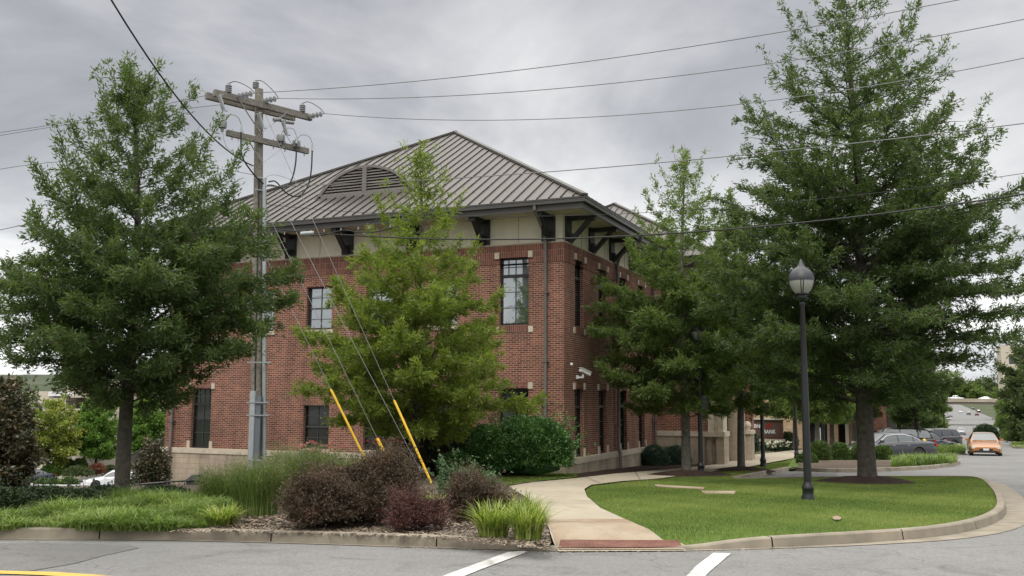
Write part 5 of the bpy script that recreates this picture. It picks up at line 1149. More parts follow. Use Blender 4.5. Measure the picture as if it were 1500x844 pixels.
for px, d_, lb in ((1382, 95, 'black lamp post at the left kerb of the long road'), (1345, 78, 'street lamp with a bright globe behind the parked cars'), (1205, 62, 'dark lamp post between two trunks before the buff building')):
    x, y = at(px, 600, d_)[:2]; c = copy_tree(lp0); c.location = (x, y, g(x, y)); c['label'] = lb
# small sign on the second and third lamp post
for px, py, pz, lb in ((1027, 696, 590, 'small dark box strapped to the lamp post by the oak'), (1118, 683.5, 598, 'small black sign fixed to the lamp post before the bank sign')):
    P = gnd(px, py, .13); q = at(px+3.5, pz, P[1]-.02); mb = MB(); mb.box(-.06, .10, -.03, .03, -.22, .22); mb.bar((-.1, 0, .15), (-.05, 0, .15), .02); mb.bar((-.1, 0, -.15), (-.05, 0, -.15), .02)
    o = mb.build('lamp_post_sign', M['lamp_black']); o.location = tuple(q); tag(o, lb, 'sign')

# ------------------------------------------------------------------ utility pole
PD = 24.0
base = at(375.5, 700, PD); top = at(379.5, 131, PD); base[2] = g(base[0], PD)-.1+.0
up = empty('utility_pole', base, 0, 'tall weathered wooden utility pole with two crossarms and grey conduits', 'utility pole')
T = top-base; HT = T[2]
def on(z): return np.array([T[0]*z/HT, T[1]*z/HT, z])      # a point on the pole axis, z above base
def rel(px, py, d): return at(px, py, d)-base
mb = MB(); mb.tube([tuple(on(HT*i/10)) for i in range(11)], [.150-.045*i/10 for i in range(11)], 14); mb.build('pole', M['wood'], up, smooth=True)
Z_ = np.array([0, 0, 1.]); AD = np.array([.69, .724, 0]); AN = np.array([-.724, .69, 0])
def arm(zc, l0, l1, offn, w=.115, h=.165, tilt=0.0):
    c = on(zc)+AN*offn; a = c-AD*l0; b = c+AD*l1; mb = MB(); mb.bar(tuple(a), tuple(b), w, h); return mb.build('crossarm', M['arm_wood'], up), a, b
z1 = at(380, 156, PD)[2]-base[2]; z2 = at(381, 208, PD)[2]-base[2]
_, a1, b1_ = arm(z1, 1.36, 1.52, -.15); _, a1b, b1b = arm(z1-.02, 1.42, 1.18, .15); _, a2, b2_ = arm(z2, 1.0, 1.42, -.15, .10, .145)
for k_ in (-.85, -.55, -.2, .35, .7, 1.05, 1.3):
    c_ = on(z2)+AD*k_-AN*.15; mb = MB(); mb.tube([tuple(c_+Z_*.13), tuple(c_-Z_*.15)], .016, 6); mb.build('through_bolt', M['galv'], up)
def brace(p, q): mb = MB(); mb.bar(tuple(p), tuple(q), .035, .012); mb.build('brace', M['galv'], up)
brace(on(z2-.62)-AN*.12, on(z2-.05)+AD*.62-AN*.22); brace(on(z2-.55)-AN*.12, on(z2-.05)-AD*.45-AN*.22); brace(on(z1-.75)-AN*.1, on(z1-.05)-AD*.7-AN*.22); brace(on(z1-.75)-AN*.1, on(z1-.05)+AD*.7-AN*.22)
def insulator(p, h=.23, r=.082):
    mb = MB(); prof = [(.018, -.04), (.018, 0)]
    for k in range(4): z = h*.05+k*h*.22; prof += [(r, z), (r, z+h*.09), (r*.62, z+h*.12)]
    prof += [(r*.45, h*.98), (r*.45, h*1.1), (0.005, h*1.12)]
    mb.lathe(prof, tuple(p), 14); mb.build('insulator', M['porcelain'], up, smooth=True); return np.array(p)+np.array([0, 0, h*1.05])
armz = z1+.09
i1 = insulator(on(armz)-AN*.17-AD*.98+np.array([0, 0, 0])); i2 = insulator(on(HT+.02)-np.array([.09, 0, .0]), .2); i3 = insulator(on(armz)-AN*.17+AD*1.22)
def strain(p, q):   # string of discs for dead-ending a conductor
    mb = MB(); p = np.array(p); q = np.array(q); d = q-p; n = 4; mb.tube([tuple(p), tuple(q)], .012, 6)
    for k in range(n):
        c = p+d*(.22+.19*k); u = d/np.linalg.norm(d); mb.tube([tuple(c-u*.025), tuple(c-u*.008), tuple(c+u*.012), tuple(c+u*.02)], [.03, .072, .078, .02], 12)
    mb.build('strain_insulator', M['porcelain'], up, smooth=True); return q
WD = np.array([LX[0], LX[1], 0])
s1 = strain(on(z1+.02)-AN*.17-AD*.8, on(z1+.05)-AN*.17-AD*.8+WD*.62); s2 = strain(on(z1+.12), on(z1+.14)+WD*.62); s3 = strain(on(z1+.0)-AN*.1+AD*1.38, on(z1+.03)-AN*.1+AD*1.38+WD*.6)
def jumper(pts, r=.012, name='jumper_cable', m_='wire'):
    P = smooth_path([np.array(p, float) for p in pts], 3); mb = MB(); mb.tube([tuple(p) for p in P], r, 6); return mb.build(name, M[m_], up)
Z = np.array([0, 0, 1.])
for a, b in ((i1, s1), (i2, s2), (i3, s3)): jumper([a, a+Z*.14+(b-a)*.25, a+Z*.10+(b-a)*.8, b], .010)
def cutout(p):      # fused cutout: bracket, porcelain body and tube
    p = np.array(p); mb = MB(); q = p-Z*.36+AD*.10-AN*.04
    mb.tube([tuple(p), tuple(p+(q-p)*.25), tuple(p+(q-p)*.5), tuple(p+(q-p)*.75), tuple(q)], [.03, .045, .03, .045, .03], 10); mb.build('cutout_body', M['porcelain'], up, smooth=True)
    mb = MB(); mb.tube([tuple(p-AN*.14-AD*.06), tuple(q-AN*.16-AD*.02-Z*.06)], .016, 8); mb.bar(tuple(p-AN*.15), tuple(p+AN*.12), .03, .02); mb.bar(tuple(q-AN*.18-Z*.05), tuple(q), .03, .03); mb.build('fuse_tube', M['galv'], up)
    return p, q
c1 = cutout(on(z1-.08)-AD*1.30-AN*.30-Z*.02); c2 = cutout(on(z1-.30)-AD*.20-AN*.30); c3 = cutout(on(z1-.32)+AD*.55-AN*.25)
mb = MB(); c = on(z1-.33)+AD*.30-AN*.20; mb.tube([tuple(c+AD*.02), tuple(c+AD*.22+Z*.06)], .055, 10); mb.tube([tuple(c+AD*.35+Z*.02), tuple(c+AD*.62+Z*.05)], .05, 10); mb.build('surge_arrester', M['porcelain'], up, smooth=True)
def bushing(p): mb = MB(); mb.lathe([(.04, -.14), (.04, -.05), (.10, -.05), (.11, 0), (.11, .09), (.10, .13), (.03, .16)], tuple(p), 12); mb.build('arrester', M['porcelain'], up, smooth=True); return np.array(p)+Z*.12
u1 = bushing(on(z2+.12)-AD*1.18-AN*.25); u2 = bushing(on(z2+.12)+AD*.52-AN*.22); u3 = bushing(on(z2+.06)+AD*1.0-AN*.22)
def pothead(p, run):
    p = np.array(p); mb = MB(); mb.tube([tuple(p+Z*.22), tuple(p+Z*.02)], [.018, .035], 10); mb.build('cable_terminator', M['galv'], up, smooth=True)
    jumper([p+Z*.05]+run, .020, 'riser_cable'); return p+Z*.22
t1 = pothead(on(z2+.02)-AD*.70-AN*.32, [on(z2-.35)-AD*.70-AN*.32, on(z2-.60)-AD*.66-AN*.3, on(z2-.90)-AD*.35-AN*.25, on(z2-1.10)-AD*.05-AN*.2, on(z2-1.15)+AD*.1-AN*.18])
t2 = pothead(on(z2+.06)+AD*.92-AN*.34, [on(z2-.45)+AD*.92-AN*.34, on(z2-1.0)+AD*.80-AN*.3, on(z2-1.2)+AD*.55-AN*.28, on(z2-1.12)+AD*.3-AN*.2, on(z2-1.15)+AD*.16-AN*.16])
t3 = pothead(on(z2-.05)+AD*1.42-AN*.34, [on(z2-.6)+AD*1.40-AN*.34, on(z2-1.05)+AD*1.3-AN*.32, on(z2-1.38)+AD*1.0-AN*.3, on(z2-1.28)+AD*.62-AN*.25, on(z2-.98)+AD*.4-AN*.2, on(z2-1.05)+AD*.2-AN*.16])
for a, b in ((u1, t1), (u2, t2), (u3, t3)): jumper([a, a+Z*.20+(b-a)*.2, b+Z*.22-(b-a)*.2, b], .008, 'jumper_cable', 'wire_al')
jumper([u1-Z*.2, on(z2-.4)-AD*1.1-AN*.25, on(z2-.55)-AD*.75-AN*.25, on(z2-.75)-AD*.3-AN*.2, on(z2-.95)-AD*.1-AN*.12], .005, 'jumper_cable', 'wire_al')
jumper([c1[1], on(z1-.6)-AD*1.28-AN*.3, u1+Z*.05], .006); jumper([c2[1], c2[1]-Z*.1, on(z2+.1)-AD*.05-AN*.15], .006); jumper([c3[1], c3[1]-Z*.12+AD*.1, on(z2)+AD*.85-AN*.3, t2], .006)
jumper([on(z2-1.05)-AN*.14, on(z2-.8)+AD*.3-AN*.2, on(z2-.95)+AD*1.0-AN*.3, on(z2-.95)+AD*1.3-AN*.34], .005, 'jumper_cable', 'wire_al')
mb = MB()
for zz in (z2-.98, z2-1.3): mb.bar(tuple(on(zz)-AD*.16-AN*.13), tuple(on(zz)+AD*.16-AN*.13), .04, .03)
mb.each('pole_bracket', M['galv'], up)
# conduits down the right side, U-guards on the face
zq = at(388, 262, PD)[2]-base[2]
mb = MB(); mb.tube([tuple(on(zq)+np.array([.17, -.06, 0])), tuple(on(zq*.5)+np.array([.20, -.06, 0])), tuple(on(0)+np.array([.23, -.06, 0]))], .055, 12); mb.build('conduit', M['galv'], up, smooth=True)
mb = MB(); zg2 = at(374, 573, PD)[2]-base[2]; mb.box(-.17, -.035, -.24, -.12, 0, zg2); mb.box(-.155, -.05, -.25, -.235, 0, zg2-.02); mb.build('cable_guard', simple('pale_guard', (.40, .44, .46), .5, metal=.2, noise=.08), up)
mb = MB(); mb.box(-.03, .10, -.22, -.1, 0, zg2-.12); mb.build('cable_guard', simple('slate_guard', (.16, .18, .21), .5, metal=.2), up)
mb = MB()
for zz in (.9, 2.0, zg2-.3, zg2+.7, zg2+2.2): mb.box(-.18+T[0]*zz/HT, .30, -.26, -.235, zz, zz+.03); mb.box(.13, .30, -.13, .0, zz, zz+.03)
mb.each('strap', M['galv'], up)
mb = MB(); mb.tube([tuple(on(zg2-.1)+np.array([0, -.14, 0])), tuple(on(zq)+np.array([.05, -.12, 0]))], .02, 6); mb.build('riser_cable', M['wire'], up)

# ------------------------------------------------------------------ wires
def wire(name, label, A, px, r=.008, m_='wire', dirn=None, ext=1.35, cat='wire', n=40, group=None, tag_pts=None):
    """A: start point in the air; px: points of the photo the wire passes; the wire hangs in the vertical plane through A along dirn"""
    A = np.array(A, float); d = np.array(dirn if dirn is not None else LX); d = d/np.linalg.norm(d); nrm = np.array([-d[1], d[0]])
    ts, zs = [0.], [A[2]]
    for a, b in px:
        v = ray(a, b); k = (A[0]*nrm[0]+A[1]*nrm[1])/(v[0]*nrm[0]+v[1]*nrm[1]); P = v*k; ts.append(float((P[:2]-A[:2])@d)); zs.append(P[2])
    ts = np.array(ts); zs = np.array(zs); w = np.ones(len(ts)); w[0] = 6
    deg = 2 if len(px) > 1 else 1; c = np.polyfit(ts, zs, deg, w=w)
    tm = ts[np.argmax(abs(ts))]*ext; mb = MB(); pts = []
    for i in range(n+1): t = tm*i/n; pts.append((A[0]+d[0]*t, A[1]+d[1]*t, float(np.polyval(c, t)))) 
    pts[0] = tuple(A)
    mb.tube(pts, r, 6); o = mb.build(name, M[m_]); tag(o, label, cat, group); return o, pts
W0 = lambda p: np.array(base)+np.array(p)
GW = None
wire('power_line', 'topmost overhead wire running right from the pole head', W0(s1), [(700, 112), (900, 82), (1130, 50), (1405, 0)], .009, 'wire_al')
wire('power_line', 'second overhead wire from the top, right of the pole', W0(s2), [(750, 135), (1040, 105), (1250, 75), (1500, 28)], .009, 'wire_al')
wire('power_line', 'third overhead wire from the top, right of the pole', W0(s3), [(700, 181), (950, 165), (1200, 133), (1500, 88)], .009, 'wire_al')
wire('neutral_wire', 'fourth overhead wire, crossing the roof and the large oak', W0(on(z2-1.2))+WD*.12, [(590, 262), (800, 252), (1060, 232), (1300, 207), (1500, 178)], .010, 'wire_al')
wire('service_wire', 'thin wire crossing just under the eaves', at(393, 300, PD), [(600, 318), (900, 312), (1100, 300), (1500, 255)], .006, 'wire')
_, pts = wire('telephone_cable', 'thick black cable crossing below the eaves to the right edge', at(386, 334, PD), [(480, 346), (700, 350), (925, 345), (1200, 323), (1500, 285)], .017, 'wire')
zl = W0(on(z1+.12))
wire('power_line', 'upper of the close pair of wires left of the pole', W0(on(armz+.1))-AD*.9-AN*.17, [(130, 174), (0, 194)], .009, 'wire_al', -LX, 1.6)
wire('power_line', 'lower of the close pair of wires left of the pole', W0(on(armz+.0))-AD*.2, [(130, 178), (0, 198.5)], .009, 'wire_al', -LX, 1.6)
wire('power_line', 'single wire left of the pole, below the close pair', W0(on(z2-.9)), [(75, 238), (0, 248)], .009, 'wire_al', -LX, 1.6)
wire('neutral_wire', 'wire left of the pole passing behind the left oak at mid height', W0(on(z2-1.9)), [(60, 325), (0, 337)], .009, 'wire', -LX, 1.6)
wire('telephone_cable', 'thick black cable left of the pole behind the left oak', at(372, 352, PD), [(200, 385), (40, 413), (0, 421)], .017, 'wire', -LX, 1.6)
# heavy cable that comes from the pole to the near side of the street
p0 = at(371, 243, PD); p1 = at(165, 0, 14.0); dv = (p1-p0)[:2]
wire('service_cable', 'black twisted cable running from the pole up and over the left edge of the view', p0, [(300, 188), (235, 112), (200, 62), (165, 0)], .016, 'wire', dv, 2.2)
# splice closure and drop loops on the telephone cable
def near(pts, px):
    best = min(range(len(pts)), key=lambda i: abs(750+F_PX*(CM@np.array(pts[i]))[0]/(CM@np.array(pts[i]))[2]-px)); return np.array(pts[best])
sA = near(pts, 445); cl_ = empty('splice_closure', sA, 0, 'black cable splice box with looped drops on the telephone cable', 'splice box')
mb = MB(); dd = np.array([LX[0], LX[1], -.01]); mb.tube([tuple(dd*0-Z*.06), tuple(dd*.02-Z*.06), tuple(dd*.38-Z*.06), tuple(dd*.40-Z*.06)], [.02, .055, .055, .02], 10); mb.build('case', M['galv'], cl_)
mb = MB(); mb.tube([tuple(q) for q in smooth_path([dd*0-Z*.02, dd*.5-Z*.16, dd*1.0-Z*.08, dd*1.3-Z*.02, dd*1.8-Z*.14, dd*2.2-Z*.14, dd*2.8-Z*.03], 3)], .016, 6); mb.build('drop_loop', M['wire'], cl_)
mb = MB()
for t in (-.9, -.5, .1, .3, .7, 1.2, 1.7, 2.0, 2.6): mb.bar(tuple(dd*t+Z*.02), tuple(dd*t-Z*.05), .03, .03)
mb.each('cable_clamp', M['porcelain'], cl_)

# ------------------------------------------------------------------ guy wires with yellow guards
def guy(label, top_px, g_top, g_bot, d_top, d_bot, anchor, rad=.030, gl=True):
    A = at(*top_px, d_top); Bt = at(*g_bot, d_bot)
    # the guard is the lower piece of the straight line
    v = ray(*g_top); # closest point on line A-Bt to the sight line
    u = Bt-A; M_ = np.array([[u@u, -u@v], [u@v, -v@v]]); rhs = np.array([-(A@u), -(A@v)]); s, t = np.linalg.solve(M_, rhs); Gt = A+u*s
    r = empty('guy_wire', Bt, 0, label, 'guy wire', 'guy wires of the utility pole')
    gd = np.array([Bt[0]-A[0], Bt[1]-A[1], Bt[2]-A[2]]); gd = gd/np.linalg.norm(gd); End = Bt+gd*anchor
    mb = MB(); mb.tube([tuple(A-Bt), tuple(End-Bt)], .007, 5); mb.build('strand', M['wire_al'], r)
    mb = MB(); G0 = Gt-Bt; mb.tube([tuple(G0), tuple(G0*.98), tuple(G0*.5), (0, 0, 0)], [rad*.5, rad, rad, rad], 8); mb.build('guard', M['yellow'], r, smooth=True)
    return r
guy('long yellow guard on the left guy wire, rising from the tall barberry', (384, 366), (484, 570), (541, 685), PD, 22.6, .9)
guy('short thick yellow guard on the middle guy wire', (386, 300), (551, 643), (568, 674), PD, 22.3, .7, .040)
g3 = guy('long yellow guard on the right guy wire, leaning over the barberry', (383, 155), (577, 586), (632, 708), PD, 22.0, .4)
r = empty('guy_wire', (0, 0, 0), 0, 'bare guy wire without a guard, just left of the rightmost yellow guard', 'guy wire', 'guy wires of the utility pole')
mb = MB(); A = at(403, 280, PD); Bq = at(616, 690, 22.2); mb.tube([tuple(A), tuple((A+Bq)/2-Z*.03), tuple(Bq)], .008, 5); mb.build('strand', M['wire_al'], r)

# ------------------------------------------------------------------ security camera
q = np.array([0.0, 1.25, .83]); w_ = lw(0, 1.25)
sc = empty('security_camera', (w_[0], w_[1], .80), -TH, 'white security camera above the first ground-floor side window', 'camera')
mb = MB(); mb.box(.0, .05, -.09, .09, -.10, .02); mb.bar((.03, 0, -.05), (.22, 0, -.05), .05, .05); mb.bar((.20, 0, -.06), (.20, .0, .05), .06, .06); mb.build('bracket', M['white_metal'], sc)
mb = MB(); mb.bar((.16, -.12, .20), (.34, .26, .06), .13, .12); mb.bar((.16, -.15, .27), (.36, .30, .125), .16, .012); mb.build('housing', M['white_metal'], sc)
w2 = lw(0, .62); mb = MB(); mb.lathe([(.05, 0), (.06, .03), (.03, .08)], n=12); o = mb.build('floodlight', M['white_metal']); o.location = (w2[0]+.03, w2[1]-.02, 1.12); tag(o, 'tiny white sensor on the brick beside the security camera', 'sensor')

# ------------------------------------------------------------------ handrail and stone post
hr = empty('handrail', (0, 0, 0), 0, 'black iron handrail on the bank left of the tall grasses', 'railing')
HP = [at(186, 711, 23.6), at(240, 706.5, 23.6), at(278, 704, 23.4), at(345, 698, 23.2)]
def rail(name, P, r_): mb = MB(); mb.tube([tuple(p) for p in P], r_, 6); mb.build(name, M['lamp_black'], hr)
rail('top_rail', HP, .022); rail('bottom_rail', [p-Z*.62 for p in HP], .014)
ps = resample([np.array(p) for p in HP], .14)
for i, p in enumerate(ps):
    big = i % 7 == 0; mb = MB(); mb.bar(tuple(p), tuple(p-Z*(.85 if big else .62)), .035 if big else .014); mb.build('post' if big else 'baluster', M['lamp_black'], hr)
p = at(283, 704, 24.4); mb = MB(); mb.box(-.14, .14, -.14, .14, -1.2, .0); mb.face([(-.17, -.17, 0), (.17, -.17, 0), (.17, .17, 0), (-.17, .17, 0)][::-1])
mb.face([(-.17, -.17, .001), (.17, -.17, .001), (.17, -.17, .15), (.02, -.17, .15)]); mb.face([(-.17, .17, .001), (-.17, -.17, .001), (.02, -.17, .15), (.02, .17, .15)]); mb.face([(.02, -.17, .15), (.17, -.17, .15), (.17, .17, .15), (.02, .17, .15)]); mb.face([(.17, -.17, .001), (.17, .17, .001), (.17, .17, .15), (.17, -.17, .15)]); mb.face([(.17, .17, .001), (-.17, .17, .001), (.02, .17, .15), (.17, .17, .15)])
o = mb.build('utility_pedestal', simple('pedestal_green', (.07, .08, .07), .7, noise=.1)); o.location = tuple(p); tag(o, 'grey-green slope-topped pedestal at the end of the iron handrail', 'pedestal')

# ------------------------------------------------------------------ cars
SPEC = {
 'sedan': dict(L=4.85, W=1.82, body=[(0, .52), (.04, .66), (.12, .75), (.28, .88), (.32, .92), (.5, .95), (.78, .99), (.84, 1.0), (.95, .97), (1, .90)], cab=[(.26, .90), (.41, 1.36), (.50, 1.43), (.62, 1.42), (.72, 1.32), (.86, .985)], R=.33, wf=.185, wr=.77),
 'suv':   dict(L=4.75, W=1.88, body=[(0, .62), (.04, .84), (.12, .94), (.26, 1.02), (.5, 1.06), (.85, 1.09), (.97, 1.08), (1, .98)], cab=[(.24, 1.02), (.36, 1.58), (.45, 1.70), (.8, 1.70), (.92, 1.62), (.985, 1.08)], R=.37, wf=.18, wr=.80),
 'pickup':dict(L=5.4, W=1.95, body=[(0, .7), (.03, .98), (.1, 1.05), (.25, 1.1), (.5, 1.14), (.98, 1.16), (1, 1.1)], cab=[(.24, 1.1), (.33, 1.68), (.40, 1.82), (.55, 1.82), (.62, 1.74), (.65, 1.14)], R=.40, wf=.17, wr=.80),
}
def car(kind, loc, head, pm, label, group=None, small=False, chrome=False, name='car', plate=True):
    """x = length axis, nose at -x"""
    S = SPEC[kind]; Lc, Wc = S['L'], S['W']; R = S['R']; root = empty(name, loc, head, label, 'car' if kind != 'pickup' else 'pickup truck', group)
    n = 24 if small else 64; xs_ = np.linspace(0, 1, n+1); bx = np.array(S['body']); hb = np.interp(xs_, bx[:, 0], bx[:, 1])
    if not small: hb = np.convolve(np.pad(hb, 2, 'edge'), np.ones(5)/5, 'valid')
    def wfun(s): return Wc/2*(1-.17*max(0, (.12-s)/.12)**1.6-.11*max(0, (s-.9)/.1)**1.8)
    X = (xs_-.5)*Lc; ring = []
    for i, s in enumerate(xs_):
        w = wfun(s); zb = .22+.14*max(0, (.05-s)/.05)+.12*max(0, (s-.95)/.05); arch = 0
        for c in (S['wf'], S['wr']):
            dx = (s-c)*Lc
            if abs(dx) < R*1.14: arch = max(arch, R+sqrt((R*1.14)**2-dx*dx))
        lo = max(zb, arch); h = hb[i]
        ring.append([(0, zb+.02), (w*.62, zb+.02), (w*.63, max(zb+.0, lo)-.0) if arch else (w*.80, zb), (w*.985, lo), (w*1.0, max(lo+.01, .42)), (w*1.0, max(lo+.02, .58)), (w*.985, max(lo+.03, h-.17)), (w*.94, h-.05), (w*.86, h-.005), (w*.5, h+.025), (0, h+.035)])
    k = len(ring[0]); mb = MB(); V = []
    for i, r in enumerate(ring): V += [(X[i], y, z) for y, z in r]+[(X[i], -y, z) for y, z in r[-2:0:-1]]
    m_ = 2*k-2; mb.v = V
    for i in range(n):
        for j in range(m_):
            mb.f.append((i*m_+j, (i+1)*m_+j, (i+1)*m_+(j+1) % m_, i*m_+(j+1) % m_)); mb.mi.append(1 if j in (0, 1, m_-1, m_-2) else 0); mb.uv += [(0, 0)]*4
    mb.f.append(tuple(range(m_))); mb.mi.append(0); mb.uv += [(0, 0)]*m_; mb.f.append(tuple(n*m_+j for j in reversed(range(m_)))); mb.mi.append(0); mb.uv += [(0, 0)]*m_
    body = mb.build('body', [pm, M['plastic']], root, smooth=True)
    # cabin
    cb = np.array(S['cab']); s0, s1 = cb[0, 0], cb[-1, 0]; nc = 16 if small else 36; cs = np.linspace(s0, s1, nc+1)
    roofz = np.interp(cs, cb[:, 0], cb[:, 1]); 
    if not small: roofz[1:-1] = np.convolve(np.pad(roofz, 1, 'edge'), np.ones(3)/3, 'valid')[1:-1]
    zmax = roofz.max(); beltz = np.interp(cs, xs_, hb)-.03
    def side(i, f):      # point on the side glass surface, f from belt to roof
        zt = max(roofz[i]-.06, beltz[i]); z = beltz[i]+(zt-beltz[i])*f; w = wfun(cs[i])*(.90-.26*(z-beltz[i])/(zmax-beltz[i]+.01)); return (cs[i]-.5)*Lc, w, z
    mb = MB(); V = []; 
    for i in range(nc+1):
        x, w0, z0 = side(i, 0); _, w1, z1_ = side(i, 1); _, wm, zm = side(i, .5); r_ = [(w0, z0-.04), (wm, zm), (w1, z1_), (w1*.90, max(roofz[i]-.015, z1_)), (w1*.5, max(roofz[i], z1_+.001)), (0, max(roofz[i]+.012, z1_+.002))]
        V += [(x, y, z) for y, z in r_]+[(x, -y, z) for y, z in r_[-2::-1]]
    m2 = 11; mb.v = V
    for i in range(nc):
        for j in range(m2-1): mb.f.append((i*m2+j, (i+1)*m2+j, (i+1)*m2+j+1, i*m2+j+1)); mb.mi.append(0); mb.uv += [(0, 0)]*4
    mb.build('roof', [pm], root, smooth=True)
    def win_side(fa, fb, sg, name):
        mb = MB(); i0_ = int(round(fa*nc)); i1_ = int(round(fb*nc)); P0 = []; P1 = []
        for i in range(i0_, i1_+1):
            x, w, z = side(i, .06); x2, wm_, zm_ = side(i, .5); x3, w3, z3 = side(i, .93)
            P0.append([(x, sg*(w+.008), z), (x2, sg*(wm_+.010), zm_), (x3, sg*(w3+.008), z3)])
        for a, b in zip(P0[:-1], P0[1:]):
            for k_ in (0, 1):
                q = [a[k_], b[k_], b[k_+1], a[k_+1]]; mb.face(q if sg < 0 else q[::-1])
        return mb.build(name, M['car_glass'], root), P0
    fr = (cb[1, 0]-s0)/(s1-s0); rr_ = (cb[-2, 0]-s0)/(s1-s0)
    segs = {'sedan': [(.12, .44), (.46, .76), (.78, .90)], 'suv': [(.10, .42), (.44, .72), (.74, .94)], 'pickup': [(.14, .52), (.56, .86)]}[kind]
    for sg_ in (1, -1):
        out_ = []
        for a, b in segs: _, p_ = win_side(a, b, sg_, 'side_window'); out_.append(p_)
        if chrome:
            mb = MB(); tp = [q[2] for o_ in out_ for q in o_]; bt = [q[0] for o_ in out_ for q in o_]; lp_ = bt[::-1]+tp+[tp[-1], bt[-1]]
            mb.tube([(a, b*1.008, c) for a, b, c in lp_], .016, 5); mb.build('chrome_trim', M['chrome'], root)
    # windscreen and rear window lie on the sloping ends of the cabin
    for (sa, sb, nm) in ((cb[0, 0]+.012, cb[1, 0]+.01, 'windscreen'), (cb[-2, 0]-.005, cb[-1, 0]-.012, 'rear_window')):
        mb = MB(); N_ = 6
        for i in range(N_):
            q = []
            for s in (sa+(sb-sa)*i/N_, sa+(sb-sa)*(i+1)/N_):
                z = np.interp(s, cs, roofz); zb_ = np.interp(s, cs, beltz); w = wfun(s)*(.90-.26*(z-.06-zb_)/(zmax-zb_+.01))*.88; q.append(((s-.5)*Lc, w, z))
            (xa, wa, za), (xb, wb, zb__) = q; e = .022
            for u0, u1 in ((-1, -.5), (-.5, 0), (0, .5), (.5, 1)):
                cr_ = lambda u: .012*(1-u*u)
                mb.face([(xa, wa*u0, za+e+cr_(u0)), (xb, wb*u0, zb__+e+cr_(u0)), (xb, wb*u1, zb__+e+cr_(u1)), (xa, wa*u1, za+e+cr_(u1))])
        mb.build(nm, M['car_glass'], root)
    # wheels
    for c in (S['wf'], S['wr']):
        for sg_ in (1, -1):
            x = (c-.5)*Lc; y = sg_*(Wc/2-.11)
            def disc(prof, nm, mt, par, nn__=20):
                mb = MB(); mb.lathe(prof, n=nn__); o = mb.build(nm, mt, par, smooth=True); return o
            w_ = disc([(R*.62, -.105), (R*.93, -.105), (R, -.07), (R, .07), (R*.93, .105), (R*.62, .105)], 'wheel', M['tyre'], root); w_.location = (x, y, R); w_.rotation_euler = (pi/2, 0, 0)
            mb = MB(); o_ = -sg_
            mb.lathe([(R*.66, -.09), (R*.66, .09)], n=20)
            for k_ in range(5):
                a = 2*pi*k_/5; mb.bar((R*.1*cos(a), R*.1*sin(a), o_*.085), (R*.62*cos(a), R*.62*sin(a), o_*.095), .075, .02, up=(0, 0, 1))
            mb.lathe([(R*.15, o_*.08-.012), (R*.15, o_*.08+.012)], n=10); mb.build('rim', M['rim'], w_)
    def bx_(nm, mt, x, y, z, dx, dy, dz, rz=0):
        mb = MB(); mb.box(-dx/2, dx/2, -dy/2, dy/2, -dz/2, dz/2); o = mb.build(nm, mt, root); o.location = (x, y, z); o.rotation_euler = (0, 0, rz); 
        if not small: 
            bv = o.modifiers.new('bevel', 'BEVEL'); bv.width = min(dx, dy, dz)*.3; bv.segments = 2
        return o
    f0 = hb[1]; r0_ = hb[-2]
    for s in (1, -1):
        bx_('headlight', M['lamp_clear'], -Lc/2+.09, s*Wc*.335, f0-.02, .16, .40, .13, s*.30); bx_('taillight', M['lamp_red'], Lc/2-.06, s*Wc*.37, r0_-.12, .14, .34, .15, -s*.28)
        xm = (cb[0, 0]+.05-.5)*Lc; bx_('wing_mirror', pm, xm, s*(Wc/2+.07), hb[int(n*.3)]+.10, .12, .20, .13)
        if not small:
            for q_ in (.46, .64): bx_('door_handle', M['chrome'] if chrome else pm, (q_-.5)*Lc, s*(Wc/2+.004), .80, .16, .03, .03)
    bx_('grille', M['plastic'], -Lc/2+.005, 0, f0-.14, .06, Wc*.40, .10); bx_('bumper_intake', M['plastic'], -Lc/2+.01, 0, .33, .07, Wc*.62, .12)
    if plate: bx_('number_plate', M['plate'], -Lc/2-.025, 0, .46, .02, .32, .13); bx_('number_plate', M['plate'], Lc/2+.01, 0, .62, .02, .32, .13)
    return root
PM = {k: paint('car_paint_'+k, v, m_) for k, v, m_ in (('charcoal', (.045, .048, .055), .5), ('orange', (.42, .17, .045), .4), ('white', (.62, .63, .65), .1), ('black', (.01, .01, .012), .3), ('silver', (.36, .37, .39), .6), ('maroon', (.16, .02, .025), .3), ('grey', (.13, .135, .145), .4), ('navy', (.02, .025, .05), .3))}
road_head = math.atan2(LY[1], LY[0])            # nose at -Y of the street grid: facing the viewer
def on_road(px, d_): x, y = at(px, 600, d_)[:2]; return (x, y, g(x, y)+.003)
x, y = gnd(1446.5, 668)[:2]; car('sedan', (x+.9, y+2.2, g(x+.9, y+2.2)), road_head, PM['orange'], 'orange sedan coming towards the viewer on the road at right')
x, y = at(1298, 650, 50.0)[:2]; car('sedan', (x, y, g(x, y)), radians(14), PM['charcoal'], 'charcoal sedan with chrome window trim parked behind the boxwoods', chrome=True)
x, y = at(1308, 650, 62)[:2]; car('suv', (x, y, g(x, y)), radians(-8), PM['black'], 'black off-roader parked directly behind the charcoal sedan', small=False)
x, y = at(1353, 650, 66)[:2]; car('sedan', (x, y, g(x, y)), radians(200), PM['navy'], 'dark sedan half hidden behind the planting island, right of the hydrant')
x, y = at(1336, 650, 74)[:2]; car('sedan', (x, y, g(x, y)), radians(10), PM['white'], 'white car mostly hidden behind the yellow hydrant')
x, y = at(1366, 650, 80)[:2]; car('suv', (x, y, g(x, y)), radians(20), PM['black'], 'black car with a pale tail nearest the long road, parked at right end')
gc = 'distant traffic on the long road'
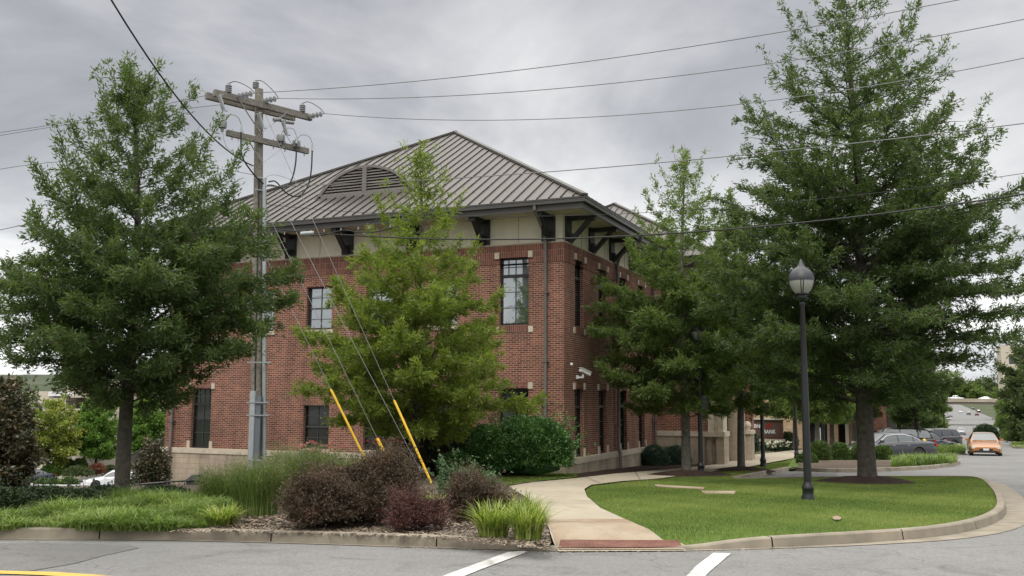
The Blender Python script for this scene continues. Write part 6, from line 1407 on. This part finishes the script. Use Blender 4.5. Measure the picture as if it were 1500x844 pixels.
for i, (kind, px, py, pm_, towards, lb) in enumerate((
    ('suv', 1408, 637, 'silver', True, 'silver van-like car coming down the middle of the long road'),
    ('sedan', 1431, 632.5, 'maroon', True, 'maroon and white car just left of the domed bush'),
    ('sedan', 1389.5, 615.5, 'white', True, 'white car by the left kerb before the overpass'),
    ('suv', 1392, 611, 'grey', True, 'dark grey car above the white one by the left kerb'),
    ('sedan', 1407, 605.2, 'white', True, 'white car in the left lane under the overpass'),
    ('pickup', 1419, 608, 'grey', False, 'dark grey pickup in the middle lane under the overpass'),
    ('sedan', 1431, 609, 'maroon', False, 'red car in the right lane under the overpass'),
    ('suv', 1433.5, 604.5, 'black', False, 'black car just beyond the red one under the overpass'),
    ('sedan', 1425, 600, 'navy', False, 'tiny dark car farthest up the road'))):
    P = gnd(px, py); car(kind, (P[0], P[1], P[2]), road_head+(0 if towards else pi), PM[pm_], lb, gc, small=True, plate=False)
zd = BZ-.35
for i, (kind, px, pm_, h_, lb) in enumerate((('pickup', 1403, 'white', 0, 'white pickup crossing the overpass'), ('sedan', 1441, 'white', 0, 'white car at the right end of the overpass'))):
    q_ = BC+LX*((px-1420)/4.05)+LY*2.6; car(kind, (q_[0], q_[1], BZ-.75), -TH+pi, PM[pm_], lb, 'vehicles on the overpass', small=True, plate=False)
P = at(152, 700, 80); x, y = P[:2]; car('sedan', (x+1.0, y, g(x, y)-.17), radians(25), PM['white'], 'white sedan in the lower car park, left of the oak trunk', name='car')
P = at(224, 690, 86); car('suv', (P[0], P[1], g(P[0], P[1])-.17), radians(80), PM['white'], 'white vehicle between the oak trunk and the canopy', small=True)
P = at(42, 690, 92); car('sedan', (P[0], P[1], g(P[0], P[1])-.17), radians(70), PM['navy'], 'dark car glimpsed behind the left magnolia', small=True)
# fire hydrant
P = on_road(1352, 54.5); hy = empty('fire_hydrant', (P[0], P[1], P[2]+.12), 0, 'yellow fire hydrant at the rear of the charcoal sedan', 'fire hydrant')
mb = MB(); mb.lathe([(.16, 0), (.16, .06), (.11, .08), (.11, .62), (.15, .64), (.15, .70), (.13, .80), (.08, .88), (.03, .92), (.03, .97)], n=16); mb.build('barrel', M['yellow'], hy, smooth=True)
for a in (0, pi, -pi/2): mb = MB(); mb.tube([(0, 0, .52), (cos(a)*.2, sin(a)*.2, .52)], .06, 10); mb.build('outlet', M['yellow'], hy, smooth=True)
